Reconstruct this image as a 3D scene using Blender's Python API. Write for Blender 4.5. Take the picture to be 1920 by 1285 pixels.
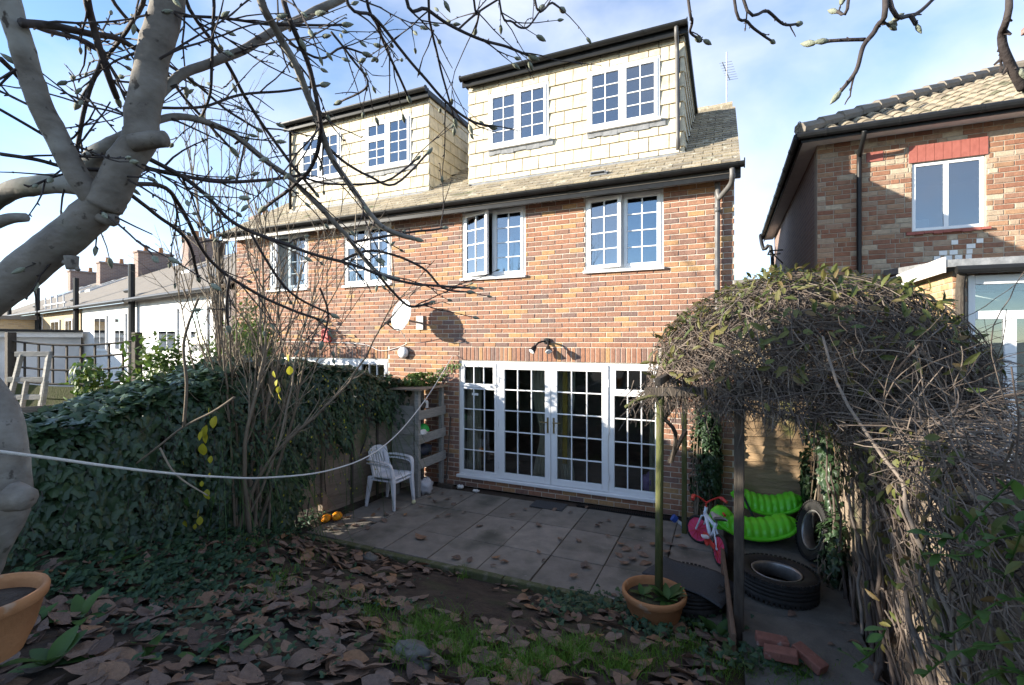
import bpy, math, random
from mathutils import Vector, Matrix, noise
S = bpy.context.scene
for o in list(bpy.data.objects): bpy.data.objects.remove(o)
COL = S.collection
V = Vector
rad = math.radians
# ------------------------------------------------------------------ camera
FP = 900.0; TH = rad(24); CAMH = 2.42; HX, HY = 960.0, 640.0
cam = bpy.data.objects.new('camera', bpy.data.cameras.new('camera')); COL.objects.link(cam)
cam.data.lens = FP/1920*36; cam.data.sensor_width = 36; cam.data.clip_start = .05; cam.data.clip_end = 2000
cam.data.shift_y = -2.5/1920
cam.location = (0, 0, CAMH); cam.rotation_euler = (rad(90), 0, TH)
S.camera = cam
# ------------------------------------------------------------------ sky and sun
SUN = V((1.61, 1.0, -.45)).normalized()          # direction the light travels
sel = math.asin(-SUN.z); saz = math.atan2(-SUN.x, -SUN.y)   # azimuth from +Y clockwise
w = bpy.data.worlds.new('World'); S.world = w; w.use_nodes = True
nt = w.node_tree; N = nt.nodes; L = nt.links
for n in list(N): N.remove(n)
wo = N.new('ShaderNodeOutputWorld'); bg = N.new('ShaderNodeBackground'); sk = N.new('ShaderNodeTexSky')
sk.sky_type = 'NISHITA'; sk.sun_disc = False; sk.sun_elevation = sel; sk.sun_rotation = saz
sk.air_density = .75; sk.dust_density = .05; sk.ozone_density = 2.2; sk.altitude = 50
tc = N.new('ShaderNodeTexCoord'); mp = N.new('ShaderNodeMapping'); mp.inputs['Scale'].default_value = (1.0, 1.0, 1.9)
nz = N.new('ShaderNodeTexNoise'); nz.inputs['Scale'].default_value = 1.7; nz.inputs['Detail'].default_value = 8; nz.inputs['Roughness'].default_value = .52
nz.inputs['Distortion'].default_value = .25
cr = N.new('ShaderNodeValToRGB'); cr.color_ramp.elements[0].position = .43; cr.color_ramp.elements[1].position = .66
cr.color_ramp.elements[0].color = (.02, .02, .02, 1); cr.color_ramp.elements[1].color = (.72, .72, .72, 1)
mx = N.new('ShaderNodeMixRGB'); mx.inputs['Color2'].default_value = (2.7, 2.85, 3.25, 1)
L.new(tc.outputs['Generated'], mp.inputs['Vector']); L.new(mp.outputs['Vector'], nz.inputs['Vector'])
L.new(nz.outputs['Fac'], cr.inputs['Fac']); L.new(cr.outputs['Color'], mx.inputs['Fac'])
L.new(sk.outputs['Color'], mx.inputs['Color1']); L.new(mx.outputs['Color'], bg.inputs['Color'])
bg.inputs['Strength'].default_value = .15
L.new(bg.outputs['Background'], wo.inputs['Surface'])
sun = bpy.data.objects.new('sun', bpy.data.lights.new('sun', 'SUN')); COL.objects.link(sun)
sun.data.energy = 4.9; sun.data.angle = rad(.53); sun.data.color = (1, .92, .79)
sun.rotation_euler = SUN.to_track_quat('-Z', 'Y').to_euler(); sun.location = (-20, -20, 20)
S.view_settings.view_transform = 'Standard'; S.view_settings.look = 'None'
S.view_settings.exposure = 1.55; S.view_settings.gamma = 1
S.render.engine = 'CYCLES'
# ------------------------------------------------------------------ pixel helpers
cT, sT = math.cos(TH), math.sin(TH)
def ray(px, py):
    u = (px-HX)/FP; return V((-sT+cT*u, cT+sT*u, (HY-py)/FP))
def at(px, py, d): return V((0, 0, CAMH))+ray(px, py)*d
def onY(px, py, y): r = ray(px, py); return at(px, py, y/r.y)
def onG(px, py, z=0): r = ray(px, py); return at(px, py, (z-CAMH)/r.z)
def fwd(p): return -sT*p[0]+cT*p[1]
# ------------------------------------------------------------------ mesh builder
W = {}
def link(o, parent=None, kind=None):
    COL.objects.link(o)
    if parent is not None:
        o.parent = parent; o.matrix_parent_inverse = W[parent.name].inverted()
    if kind: o['kind'] = kind
    return o
def thing(name, label, cat, loc=(0, 0, 0), group=None):
    o = bpy.data.objects.new(name, None); o.location = loc; o.empty_display_size = .1
    COL.objects.link(o); W[o.name] = Matrix.Translation(loc)
    return tag(o, label, cat, group)
def tag(o, label, cat, group=None):
    o['label'] = label; o['category'] = cat
    if group: o['group'] = group
    return o
def inst(name, mesh, M, parent=None, mat=None):
    o = bpy.data.objects.new(name, mesh); COL.objects.link(o)
    if parent is not None:
        o.parent = parent; o.matrix_parent_inverse = W[parent.name].inverted()
    o.matrix_basis = M; W[o.name] = M.copy()
    return o
class MB:
    def __init__(s): s.v = []; s.f = []; s.m = []; s.cur = 0
    def add(s, vs, fs):
        b = len(s.v); s.v += [tuple(p) for p in vs]; s.f += [tuple(b+i for i in f) for f in fs]; s.m += [s.cur]*len(fs); return s
    def box(s, x0, x1, y0, y1, z0, z1):
        return s.add([(x0, y0, z0), (x1, y0, z0), (x1, y1, z0), (x0, y1, z0), (x0, y0, z1), (x1, y0, z1), (x1, y1, z1), (x0, y1, z1)],
              [(0, 3, 2, 1), (4, 5, 6, 7), (0, 1, 5, 4), (1, 2, 6, 5), (2, 3, 7, 6), (3, 0, 4, 7)])
    def beam(s, p, q, w, h, up=(0, 0, 1)):
        p = V(p); q = V(q); d = (q-p).normalized(); up = V(up)
        r = d.cross(up)
        if r.length < 1e-4: r = d.cross(V((0, 1, 0)))
        r.normalize(); u = r.cross(d).normalized(); r *= w/2; u *= h/2
        return s.add([p-r-u, p+r-u, p+r+u, p-r+u, q-r-u, q+r-u, q+r+u, q-r+u],
              [(0, 1, 2, 3), (7, 6, 5, 4), (0, 4, 5, 1), (1, 5, 6, 2), (2, 6, 7, 3), (3, 7, 4, 0)])
    def tube(s, pts, r, n=6, cap=True):
        pts = [V(p) for p in pts]; k = len(pts)
        if not isinstance(r, (list, tuple)): r = [r]*k
        t0 = (pts[1]-pts[0]).normalized(); a = t0.cross(V((0, 0, 1)))
        if a.length < .05: a = t0.cross(V((1, 0, 0)))
        a.normalize(); vs = []; fs = []
        for i in range(k):
            t = pts[min(i+1, k-1)]-pts[max(i-1, 0)]
            if t.length < 1e-9: t = t0.copy()
            t.normalize(); a = a-t*a.dot(t)
            if a.length < 1e-6: a = t.orthogonal()
            a.normalize(); b = t.cross(a)
            for j in range(n):
                an = 2*math.pi*j/n; vs.append(pts[i]+(a*math.cos(an)+b*math.sin(an))*r[i])
        for i in range(k-1):
            for j in range(n):
                fs.append((i*n+j, i*n+(j+1) % n, (i+1)*n+(j+1) % n, (i+1)*n+j))
        if cap and n > 2: fs += [tuple(range(n-1, -1, -1)), tuple((k-1)*n+j for j in range(n))]
        return s.add(vs, fs)
    def lathe(s, c, prof, n=16, axis=(0, 0, 1), closed=False):
        c = V(c); ax = V(axis).normalized(); a = ax.orthogonal().normalized(); b = ax.cross(a); vs = []; fs = []; k = len(prof)
        for r, z in prof:
            for j in range(n):
                an = 2*math.pi*j/n; vs.append(c+ax*z+(a*math.cos(an)+b*math.sin(an))*max(r, 1e-4))
        for i in range(k if closed else k-1):
            for j in range(n):
                i2 = (i+1) % k
                fs.append((i*n+j, i*n+(j+1) % n, i2*n+(j+1) % n, i2*n+j))
        return s.add(vs, fs)
    def xf(s, M, start=0):
        s.v[start:] = [tuple(M @ V(p)) for p in s.v[start:]]; return s
    def mesh(s, name, mats, smooth=False):
        me = bpy.data.meshes.new(name); me.from_pydata(s.v, [], s.f)
        if not isinstance(mats, (list, tuple)): mats = [mats]
        for m in mats: me.materials.append(m)
        if len(mats) > 1: me.polygons.foreach_set('material_index', s.m)
        if smooth: me.polygons.foreach_set('use_smooth', [True]*len(s.f))
        me.update(); return me
    def build(s, name, mats, parent=None, smooth=False, kind=None, bevel=0):
        o = bpy.data.objects.new(name, s.mesh(name, mats, smooth)); link(o, parent, kind); W[o.name] = Matrix()
        if bevel:
            b = o.modifiers.new('bevel', 'BEVEL'); b.width = bevel; b.segments = 2; b.limit_method = 'ANGLE'
        return o
def B(name, mat, parent, *bx, **k):
    m = MB()
    for b in bx: m.box(*b)
    return m.build(name, mat, parent, **k)
def spline(pts, sub=5):
    pts = [V(p) for p in pts]; out = []
    for i in range(len(pts)-1):
        p0 = pts[max(i-1, 0)]; p1 = pts[i]; p2 = pts[i+1]; p3 = pts[min(i+2, len(pts)-1)]
        for k in range(sub):
            t = k/sub
            out.append(.5*((2*p1)+(p2-p0)*t+(2*p0-5*p1+4*p2-p3)*t*t+(3*p1-p0-3*p2+p3)*t**3))
    out.append(pts[-1]); return out
def lerp(a, b, t): return a+(b-a)*t
def rv(R, s=1.0):
    while True:
        p = V((R.uniform(-1, 1), R.uniform(-1, 1), R.uniform(-1, 1)))
        if .05 < p.length < 1: return p*s
# ------------------------------------------------------------------ materials
MATS = {}
def mat(name, cols, rough=.75, nscale=8, bump=0., bscale=None, rnd=False, stretch=(1, 1, 1), spec=.3, metal=0, patch=None, trans=None, contrast=(.3, .7), wave=None):
    """cols: 1..n colours spread by noise (or by random piece when rnd). patch=(colour, scale, lo, hi) adds stains."""
    m = bpy.data.materials.new(name); m.use_nodes = True; t = m.node_tree; n = t.nodes; l = t.links
    p = n['Principled BSDF']; p.inputs['Roughness'].default_value = rough; p.inputs['Specular IOR Level'].default_value = spec
    p.inputs['Metallic'].default_value = metal
    co = n.new('ShaderNodeTexCoord'); mpn = n.new('ShaderNodeMapping'); mpn.inputs['Scale'].default_value = stretch
    geo = n.new('ShaderNodeNewGeometry')
    l.new(geo.outputs['Position'], mpn.inputs['Vector']); vec = mpn.outputs['Vector']
    no = n.new('ShaderNodeTexNoise'); no.inputs['Scale'].default_value = nscale; no.inputs['Detail'].default_value = 6; no.inputs['Roughness'].default_value = .62
    l.new(vec, no.inputs['Vector'])
    ra = n.new('ShaderNodeValToRGB'); els = ra.color_ramp.elements
    k = len(cols)
    while len(els) < k: els.new(.5)
    if rnd:
        oi = n.new('ShaderNodeObjectInfo'); ad = n.new('ShaderNodeMath'); ad.operation = 'ADD'
        fr = n.new('ShaderNodeMath'); fr.operation = 'FRACT'
        l.new(geo.outputs['Random Per Island'], ad.inputs[0]); l.new(oi.outputs['Random'], ad.inputs[1]); l.new(ad.outputs[0], fr.inputs[0])
        l.new(fr.outputs[0], ra.inputs['Fac'])
        for i, c in enumerate(cols): els[i].position = i/max(k-1, 1); els[i].color = (*c, 1)
        mm = n.new('ShaderNodeMixRGB'); mm.blend_type = 'MULTIPLY'; mm.inputs['Fac'].default_value = .55
        r2 = n.new('ShaderNodeValToRGB'); r2.color_ramp.elements[0].position = .3; r2.color_ramp.elements[1].position = .7
        r2.color_ramp.elements[0].color = (.5, .5, .5, 1); r2.color_ramp.elements[1].color = (1.25, 1.22, 1.18, 1)
        l.new(no.outputs['Fac'], r2.inputs['Fac']); l.new(ra.outputs['Color'], mm.inputs['Color1']); l.new(r2.outputs['Color'], mm.inputs['Color2'])
        out = mm.outputs['Color']
    else:
        lo, hi = contrast
        for i, c in enumerate(cols): els[i].position = lo+(hi-lo)*i/max(k-1, 1); els[i].color = (*c, 1)
        l.new(no.outputs['Fac'], ra.inputs['Fac']); out = ra.outputs['Color']
    for pt in (patch or []):
        pn = n.new('ShaderNodeTexNoise'); pn.inputs['Scale'].default_value = pt[1]; pn.inputs['Detail'].default_value = 5
        l.new(geo.outputs['Position'], pn.inputs['Vector'])
        mr = n.new('ShaderNodeMapRange'); mr.inputs['From Min'].default_value = pt[2]; mr.inputs['From Max'].default_value = pt[3]; mr.clamp = True
        l.new(pn.outputs['Fac'], mr.inputs['Value'])
        mm = n.new('ShaderNodeMixRGB'); l.new(mr.outputs['Result'], mm.inputs['Fac']); l.new(out, mm.inputs['Color1']); mm.inputs['Color2'].default_value = (*pt[0], 1)
        out = mm.outputs['Color']
    l.new(out, p.inputs['Base Color'])
    if bump:
        bn = n.new('ShaderNodeTexNoise'); bn.inputs['Scale'].default_value = bscale or nscale*3; bn.inputs['Detail'].default_value = 8
        l.new(vec, bn.inputs['Vector'])
        bu = n.new('ShaderNodeBump'); bu.inputs['Strength'].default_value = bump; bu.inputs['Distance'].default_value = .012
        l.new(bn.outputs['Fac'], bu.inputs['Height']); l.new(bu.outputs['Normal'], p.inputs['Normal'])
    if trans:
        tr = n.new('ShaderNodeBsdfTranslucent'); ms = n.new('ShaderNodeMixShader'); ms.inputs['Fac'].default_value = trans
        l.new(out, tr.inputs['Color']); l.new(p.outputs['BSDF'], ms.inputs[1]); l.new(tr.outputs['BSDF'], ms.inputs[2])
        l.new(ms.outputs['Shader'], n['Material Output'].inputs['Surface'])
    MATS[name] = m; return m
def glassmat(name, fac, tint):
    m = bpy.data.materials.new(name); m.use_nodes = True; t = m.node_tree; n = t.nodes; l = t.links
    n.remove(n['Principled BSDF']); tr = n.new('ShaderNodeBsdfTransparent'); tr.inputs['Color'].default_value = (*tint, 1)
    gl = n.new('ShaderNodeBsdfGlossy'); gl.inputs['Roughness'].default_value = .0; gl.inputs['Color'].default_value = (.95, .97, 1, 1)
    no = n.new('ShaderNodeTexNoise'); no.inputs['Scale'].default_value = 2.5; g = n.new('ShaderNodeNewGeometry'); l.new(g.outputs['Position'], no.inputs['Vector'])
    bu = n.new('ShaderNodeBump'); bu.inputs['Strength'].default_value = .06; bu.inputs['Distance'].default_value = .02
    l.new(no.outputs['Fac'], bu.inputs['Height']); l.new(bu.outputs['Normal'], gl.inputs['Normal'])
    fr = n.new('ShaderNodeLayerWeight'); fr.inputs['Blend'].default_value = .35
    mr = n.new('ShaderNodeMapRange'); mr.inputs['To Min'].default_value = fac; mr.inputs['To Max'].default_value = 1
    l.new(fr.outputs['Fresnel'], mr.inputs['Value'])
    ms = n.new('ShaderNodeMixShader'); l.new(mr.outputs['Result'], ms.inputs['Fac']); l.new(tr.outputs[0], ms.inputs[1]); l.new(gl.outputs[0], ms.inputs[2])
    l.new(ms.outputs[0], n['Material Output'].inputs['Surface']); return m
def brickmat(name, c1, c2, mortar, scale=1.0):
    m = bpy.data.materials.new(name); m.use_nodes = True; t = m.node_tree; n = t.nodes; l = t.links; p = n['Principled BSDF']; p.inputs['Roughness'].default_value = .9
    g = n.new('ShaderNodeNewGeometry'); sx = n.new('ShaderNodeSeparateXYZ'); cx = n.new('ShaderNodeCombineXYZ'); ad = n.new('ShaderNodeMath')
    l.new(g.outputs['Position'], sx.inputs[0]); l.new(sx.outputs['X'], ad.inputs[0]); l.new(sx.outputs['Y'], ad.inputs[1]); l.new(ad.outputs[0], cx.inputs['X']); l.new(sx.outputs['Z'], cx.inputs['Y'])
    b = n.new('ShaderNodeTexBrick'); b.inputs['Scale'].default_value = 1; b.inputs['Brick Width'].default_value = .225*scale; b.inputs['Row Height'].default_value = .075*scale; b.inputs['Mortar Size'].default_value = .006
    b.inputs['Color1'].default_value = (*c1, 1); b.inputs['Color2'].default_value = (*c2, 1); b.inputs['Mortar'].default_value = (*mortar, 1)
    l.new(cx.outputs[0], b.inputs['Vector']); l.new(b.outputs['Color'], p.inputs['Base Color'])
    bu = n.new('ShaderNodeBump'); bu.inputs['Strength'].default_value = .6; bu.inputs['Distance'].default_value = .01; bu.invert = True
    l.new(b.outputs['Fac'], bu.inputs['Height']); l.new(bu.outputs['Normal'], p.inputs['Normal']); return m
M_brick = mat('red brick', [(.20, .125, .10), (.33, .165, .105), (.30, .145, .09), (.18, .125, .11), (.38, .195, .115), (.28, .15, .11), (.43, .26, .12), (.33, .165, .105), (.23, .145, .12)], .88, 22, .5, 60, rnd=True)
M_mortar = mat('mortar', [(.50, .44, .37), (.60, .54, .45)], .95, 14, .5)
M_nbrick = mat('stock brick', [(.25, .115, .07), (.40, .33, .24), (.24, .11, .07), (.31, .17, .10), (.45, .38, .28), (.21, .095, .06), (.33, .20, .12), (.26, .125, .08), (.28, .14, .085)], .9, 16, .5, 60, rnd=True)
M_nmortar = mat('old mortar', [(.30, .26, .2), (.40, .35, .28)], .95, 14, .5)
M_gable = brickmat('gable brick', (.30, .14, .09), (.2, .11, .085), (.4, .35, .29))
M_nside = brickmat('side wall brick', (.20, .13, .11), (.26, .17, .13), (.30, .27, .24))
M_stockfar = brickmat('far stock brick', (.45, .33, .18), (.36, .26, .15), (.4, .35, .28))
M_upvc = mat('white plastic', [(.74, .74, .74), (.80, .80, .79)], .32, 5, spec=.45)
M_white = mat('white paint', [(.62, .61, .58), (.74, .73, .70)], .6, 6, .1)
M_render = mat('white render', [(.62, .61, .60), (.72, .71, .69)], .9, 3, .2, 40, patch=[((.45, .44, .42), 1.3, .58, .8)])
M_black = mat('black plastic', [(.010, .0105, .011), (.018, .0185, .019)], .42, 9, spec=.25)
M_grey = mat('grey plastic pipe', [(.085, .08, .076), (.13, .125, .12)], .45, 6, spec=.4)
M_lead = mat('lead', [(.16, .165, .17), (.27, .275, .28)], .6, 12, .4)
M_tile = mat('roof tile', [(.31, .265, .19), (.39, .335, .24), (.27, .23, .17), (.42, .365, .27), (.23, .20, .155), (.35, .30, .215)], .85, 14, .6, 45, rnd=True, patch=[((.50, .47, .38), 9, .60, .68), ((.11, .12, .055), 2.2, .63, .75)])
M_under = mat('roof felt', [(.05, .045, .04), (.08, .07, .06)], .95, 8)
M_clad = mat('cladding tile', [(.60, .53, .39), (.66, .60, .46), (.56, .49, .355), (.69, .63, .49), (.62, .56, .42)], .8, 10, .25, 50, rnd=True, patch=[((.36, .30, .19), 3.2, .60, .80)])
M_room = mat('room wall', [(.30, .28, .25), (.34, .32, .29)], .9, 3)
M_roomf = mat('room floor', [(.12, .08, .05), (.18, .12, .08)], .6, 4)
M_glass = glassmat('window glass', .17, (.55, .6, .62))
M_glassd = glassmat('door glass', .035, (.80, .83, .82))
M_curt = mat('cream curtain', [(.60, .54, .42), (.70, .64, .52)], .9, 12, trans=.25)
M_gold = mat('gold curtain', [(.55, .36, .07), (.65, .45, .12)], .8, 12)
M_net = mat('net curtain', [(.62, .62, .62), (.72, .72, .71)], .9, 20, trans=.3)
M_slab = mat('paving slab', [(.155, .14, .12), (.22, .20, .172), (.185, .168, .145), (.24, .218, .19)], .85, 5, .5, 70, rnd=True, patch=[((.075, .075, .06), 1.6, .52, .72), ((.22, .20, .18), 22, .66, .72)])
M_conc = mat('concrete', [(.10, .098, .088), (.155, .148, .132)], .88, 6, .6, 60, patch=[((.06, .06, .05), 1.8, .55, .75)])
M_moss = mat('mossy concrete', [(.10, .095, .06), (.075, .085, .035), (.16, .15, .12)], .95, 9, .8, 50)
M_soil = mat('soil', [(.022, .016, .012), (.045, .033, .024), (.065, .05, .036)], .97, 7, 1.0, 38, patch=[((.045, .055, .022), 1.7, .57, .72)])
M_wood = mat('weathered wood', [(.17, .135, .10), (.26, .205, .155), (.21, .165, .12)], .85, 9, .6, 22, rnd=True, stretch=(1, 1, 7), patch=[((.10, .115, .05), 2.4, .56, .75)])
M_woodw = mat('pale grey wood', [(.22, .215, .195), (.31, .30, .275), (.26, .25, .225)], .85, 9, .5, 22, rnd=True, stretch=(1, 1, 6), patch=[((.12, .13, .06), 3, .6, .8)])
M_gate = mat('gate wood', [(.33, .22, .125), (.42, .29, .17), (.29, .2, .12)], .8, 8, .5, 22, rnd=True, stretch=(1, 1, 7), patch=[((.21, .24, .07), 1.7, .55, .66)])
M_dark = mat('dark wood', [(.045, .037, .03), (.085, .07, .055)], .85, 8, .6, 22, stretch=(4, 4, 1))
M_green = mat('mossy post wood', [(.055, .065, .022), (.085, .09, .03), (.10, .085, .055)], .9, 7, .7, 26, stretch=(4, 4, 1))
M_bark = mat('magnolia bark', [(.115, .10, .085), (.18, .16, .135), (.235, .215, .19)], .8, 9, .3, 40, stretch=(1, 1, 1.6), patch=[((.29, .28, .25), 3.5, .56, .66), ((.06, .05, .042), 26, .63, .69), ((.09, .095, .06), 2.2, .62, .74)])
M_twig = mat('dark twig', [(.030, .024, .024), (.06, .048, .043)], .75, 14, .4, 60)
M_bud = mat('furry bud', [(.16, .18, .13), (.26, .27, .21)], .9, 40, .4, 200)
M_stem = mat('shrub stem', [(.13, .10, .07), (.20, .16, .115), (.26, .215, .16)], .85, 11, .4, 50, rnd=True)
M_vine = mat('dry vine', [(.055, .042, .036), (.105, .083, .068), (.16, .13, .107), (.075, .057, .048), (.125, .096, .075), (.21, .175, .145)], .85, 14, .3, 60, rnd=True)
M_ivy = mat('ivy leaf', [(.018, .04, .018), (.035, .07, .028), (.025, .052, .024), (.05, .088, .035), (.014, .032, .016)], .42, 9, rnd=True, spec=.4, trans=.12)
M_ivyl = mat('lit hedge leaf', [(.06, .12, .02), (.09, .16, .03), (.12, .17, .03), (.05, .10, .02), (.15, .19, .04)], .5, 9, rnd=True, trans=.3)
M_vleaf = mat('vine leaf', [(.075, .095, .025), (.11, .12, .035), (.14, .12, .04), (.055, .09, .022), (.17, .11, .05)], .55, 9, rnd=True, trans=.25)
M_weed = mat('weed leaf', [(.045, .10, .022), (.07, .14, .028), (.035, .08, .02), (.085, .16, .04)], .5, 7, rnd=True, trans=.25)
M_bluegreen = mat('ground ivy leaf', [(.025, .06, .03), (.05, .10, .045), (.03, .07, .038), (.018, .045, .024), (.06, .10, .035)], .55, 9, rnd=True, trans=.15)
M_grass = mat('grass blade', [(.08, .19, .018), (.12, .25, .028), (.07, .15, .018), (.16, .26, .045)], .6, 9, rnd=True, trans=.3)
M_leaf = mat('dry leaf', [(.16, .105, .08), (.22, .15, .11), (.12, .088, .07), (.25, .155, .10), (.19, .138, .11), (.14, .098, .08), (.30, .165, .085), (.21, .16, .132), (.10, .07, .058), (.26, .19, .15)], .75, 38, .8, 120, rnd=True, trans=.08)
M_yell = mat('yellow leaf', [(.42, .40, .03), (.50, .44, .04), (.30, .34, .035)], .6, 9, rnd=True, trans=.35)
M_terra = mat('terracotta', [(.33, .145, .06), (.42, .20, .085)], .8, 9, .3, 60, patch=[((.42, .34, .25), 7, .62, .75)])
M_rubber = mat('tyre rubber', [(.014, .014, .014), (.028, .027, .026)], .7, 12, .35, 90, patch=[((.06, .055, .048), 5, .58, .8)])
M_matt = mat('rubber mat', [(.045, .047, .05), (.07, .072, .075)], .95, 60, .6, 250)
M_steel = mat('worn steel', [(.22, .22, .22), (.34, .33, .32)], .45, 20, metal=.7)
M_plast = mat('chair plastic', [(.62, .63, .66), (.72, .73, .75)], .45, 6, spec=.4, patch=[((.50, .50, .50), 8, .62, .8)])
M_toy = mat('lime plastic', [(.12, .62, .02), (.15, .68, .03)], .33, 4, spec=.5)
M_red = mat('red plastic', [(.52, .03, .025), (.62, .05, .04)], .4, 8, spec=.45)
M_pink = mat('pink plastic', [(.60, .05, .14), (.66, .07, .18)], .4, 8, spec=.45)
M_pale = mat('pale blue paint', [(.60, .68, .78), (.68, .75, .83)], .35, 8, spec=.5)
M_blue = mat('blue plastic', [(.02, .06, .28), (.03, .09, .36)], .4, 8, spec=.45)
M_purple = mat('lilac cushion', [(.38, .24, .58), (.46, .31, .66)], .85, 8)
M_orange = mat('orange plastic', [(.75, .25, .01), (.80, .33, .02)], .45, 8)
M_redp = mat('red painted tile', [(.27, .085, .065), (.33, .11, .085)], .7, 10, .3, rnd=False)
M_rope = mat('white rope', [(.58, .56, .52), (.68, .66, .62)], .8, 60, .5, 400)
M_slate = mat('far roof', [(.15, .13, .11), (.21, .185, .155), (.18, .155, .125)], .9, 3, .7, 9, stretch=(.5, 2, 4))
M_ptile = mat('pantile', [(.24, .20, .145), (.32, .27, .195), (.20, .165, .125), (.35, .30, .22), (.27, .225, .165)], .85, 9, .5, 45, rnd=True, patch=[((.08, .085, .05), 2.5, .55, .72)])
M_lawnfar = M_soil
# ------------------------------------------------------------------ ground
def gz(x, y):
    if y > 4.45: 
        z = -.05 if x < 1.05 else .05
        if x < -4.9: z = .05
        return z
    z = -.07+(4.45-y)*.32
    if x < -3.6: z += min(1, (-3.6-x)/1.0)*.22*min(1, (4.45-y)/.6)
    if x > -.02:
        zp = .06+max(0, 3.62-y)*.34; k = min(1, (x+.02)/.12); z = lerp(z, zp, k)
    if x > 2.2: z = lerp(z, .2, min(1, x-2.2))
    if y < -6: z = lerp(z, .3, min(1, (-6-y)/6))
    z += (noise.noise(V((x*1.7, y*1.7, 3)))*.035+noise.noise(V((x*6, y*6, 9)))*.012)*min(1, (4.45-y)/.3)
    return min(z, .95)
xs = [-500, -200, -90, -50, -30, -20, -14, -11, -9, -8]+[-7+.13*i for i in range(77)]+[3.2, 4, 5, 7, 10, 14, 20, 30, 50, 90, 200, 500]
ys = [-500, -200, -90, -50, -30, -20, -14, -10, -7, -5, -4, -3, -2]+[-1.4+.117*i for i in range(50)]+[4.449, 4.451, 5, 6, 7, 9, 12, 16, 20, 30, 50, 90, 200, 500]
m = MB(); nx = len(xs)
m.add([(x, y, gz(x, y)) for y in ys for x in xs], [(j*nx+i, j*nx+i+1, (j+1)*nx+i+1, (j+1)*nx+i) for j in range(len(ys)-1) for i in range(nx-1)])
ground = m.build('ground', M_soil, smooth=True, kind='structure')
# ------------------------------------------------------------------ patio
R = random.Random(5)
patio = B('patio', M_soil, None, (-4.9, 0, 4.5, 6.97, -.045, -.012)); patio['kind'] = 'structure'
cols = [-4.87, -4.26, -3.65, -3.04, -2.42, -1.81, -1.20, -.59, -.02]; rows = [4.49, 5.14, 5.97, 6.78]
for j in range(3):
    for i in range(8):
        a, b = cols[i]+.006, cols[i+1]-.006; c, d = rows[j]+.006, rows[j+1]-.006
        dz = R.uniform(-.004, .004)
        t = MB().box(a, b, c, d, -.04, 0); tl = [R.uniform(-.004, .004) for _ in range(4)]
        for q in range(4): vx = t.v[4+q]; t.v[4+q] = (vx[0], vx[1], vx[2]+dz+tl[q])
        t.build('paving_slab', M_slab, patio, bevel=.006)
ex = R.uniform
for i in range(9):
    x0 = -4.87+i*.56; x1 = min(x0+.55, -.62)
    if x1 > x0: B('edging_block', M_moss, patio, (x0, x1, 4.40, 4.484, -.12, .005+ex(-.012, .012)), bevel=.012)
path = B('path', M_conc, None, (.12, .98, 3.55, 4.6, .0, .105), (.12, 1.0, 4.61, 5.72, .0, .1), (.1, 1.0, 5.73, 7.6, .0, .097), bevel=.008); path['kind'] = 'structure'
# drain channel against the house
t = thing('drain_channel', 'black slotted drain channel along the foot of the brick wall', 'drain', (-1.3, 6.9, 0))
B('channel', M_black, t, (-2.0, .05, 6.82, 6.94, -.02, .004))
mm = MB()
for i in range(64):
    x = -2.0+i*.032; mm.box(x, x+.014, 6.825, 6.935, .004, .012)
mm.build('grating_bars', M_black, t, kind='stuff')
# ------------------------------------------------------------------ brick walls
def cells(m, x0, x1, z0, z1, ops, y0, y1):
    X = sorted({x0, x1, *[v for o in ops for v in o[:2] if x0 < v < x1]}); Z = sorted({z0, z1, *[v for o in ops for v in o[2:] if z0 < v < z1]})
    for a, b in zip(X, X[1:]):
        run = None
        for c, d in zip(Z, Z[1:]):
            solid = not any(o[0] <= (a+b)/2 <= o[1] and o[2] <= (c+d)/2 <= o[3] for o in ops)
            if solid: run = (run[0], d) if run else (c, d)
            if run and (not solid): m.box(a, b, y0, y1, *run); run = None
        if run: m.box(a, b, y0, y1, *run)
    return m
def chbrick(m, a, b, z0, z1, d0, d1, e=.006, j=0):
    """chamfered brick front; u a..b, height z0..z1, from depth d0 (inside) to d1 (face, +out); local frame x, -y out"""
    m.add([(a, -d0, z0), (b, -d0, z0), (b, -d0, z1), (a, -d0, z1), (a, -d1+e, z0), (b, -d1+e, z0), (b, -d1+e, z1), (a, -d1+e, z1),
           (a+e, -d1-j, z0+e), (b-e, -d1-j, z0+e), (b-e, -d1+j, z1-e), (a+e, -d1+j, z1-e)],
          [(0, 1, 5, 4), (1, 2, 6, 5), (2, 3, 7, 6), (3, 0, 4, 7), (4, 5, 9, 8), (5, 6, 10, 9), (6, 7, 11, 10), (7, 4, 8, 11), (8, 9, 10, 11)])
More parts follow.
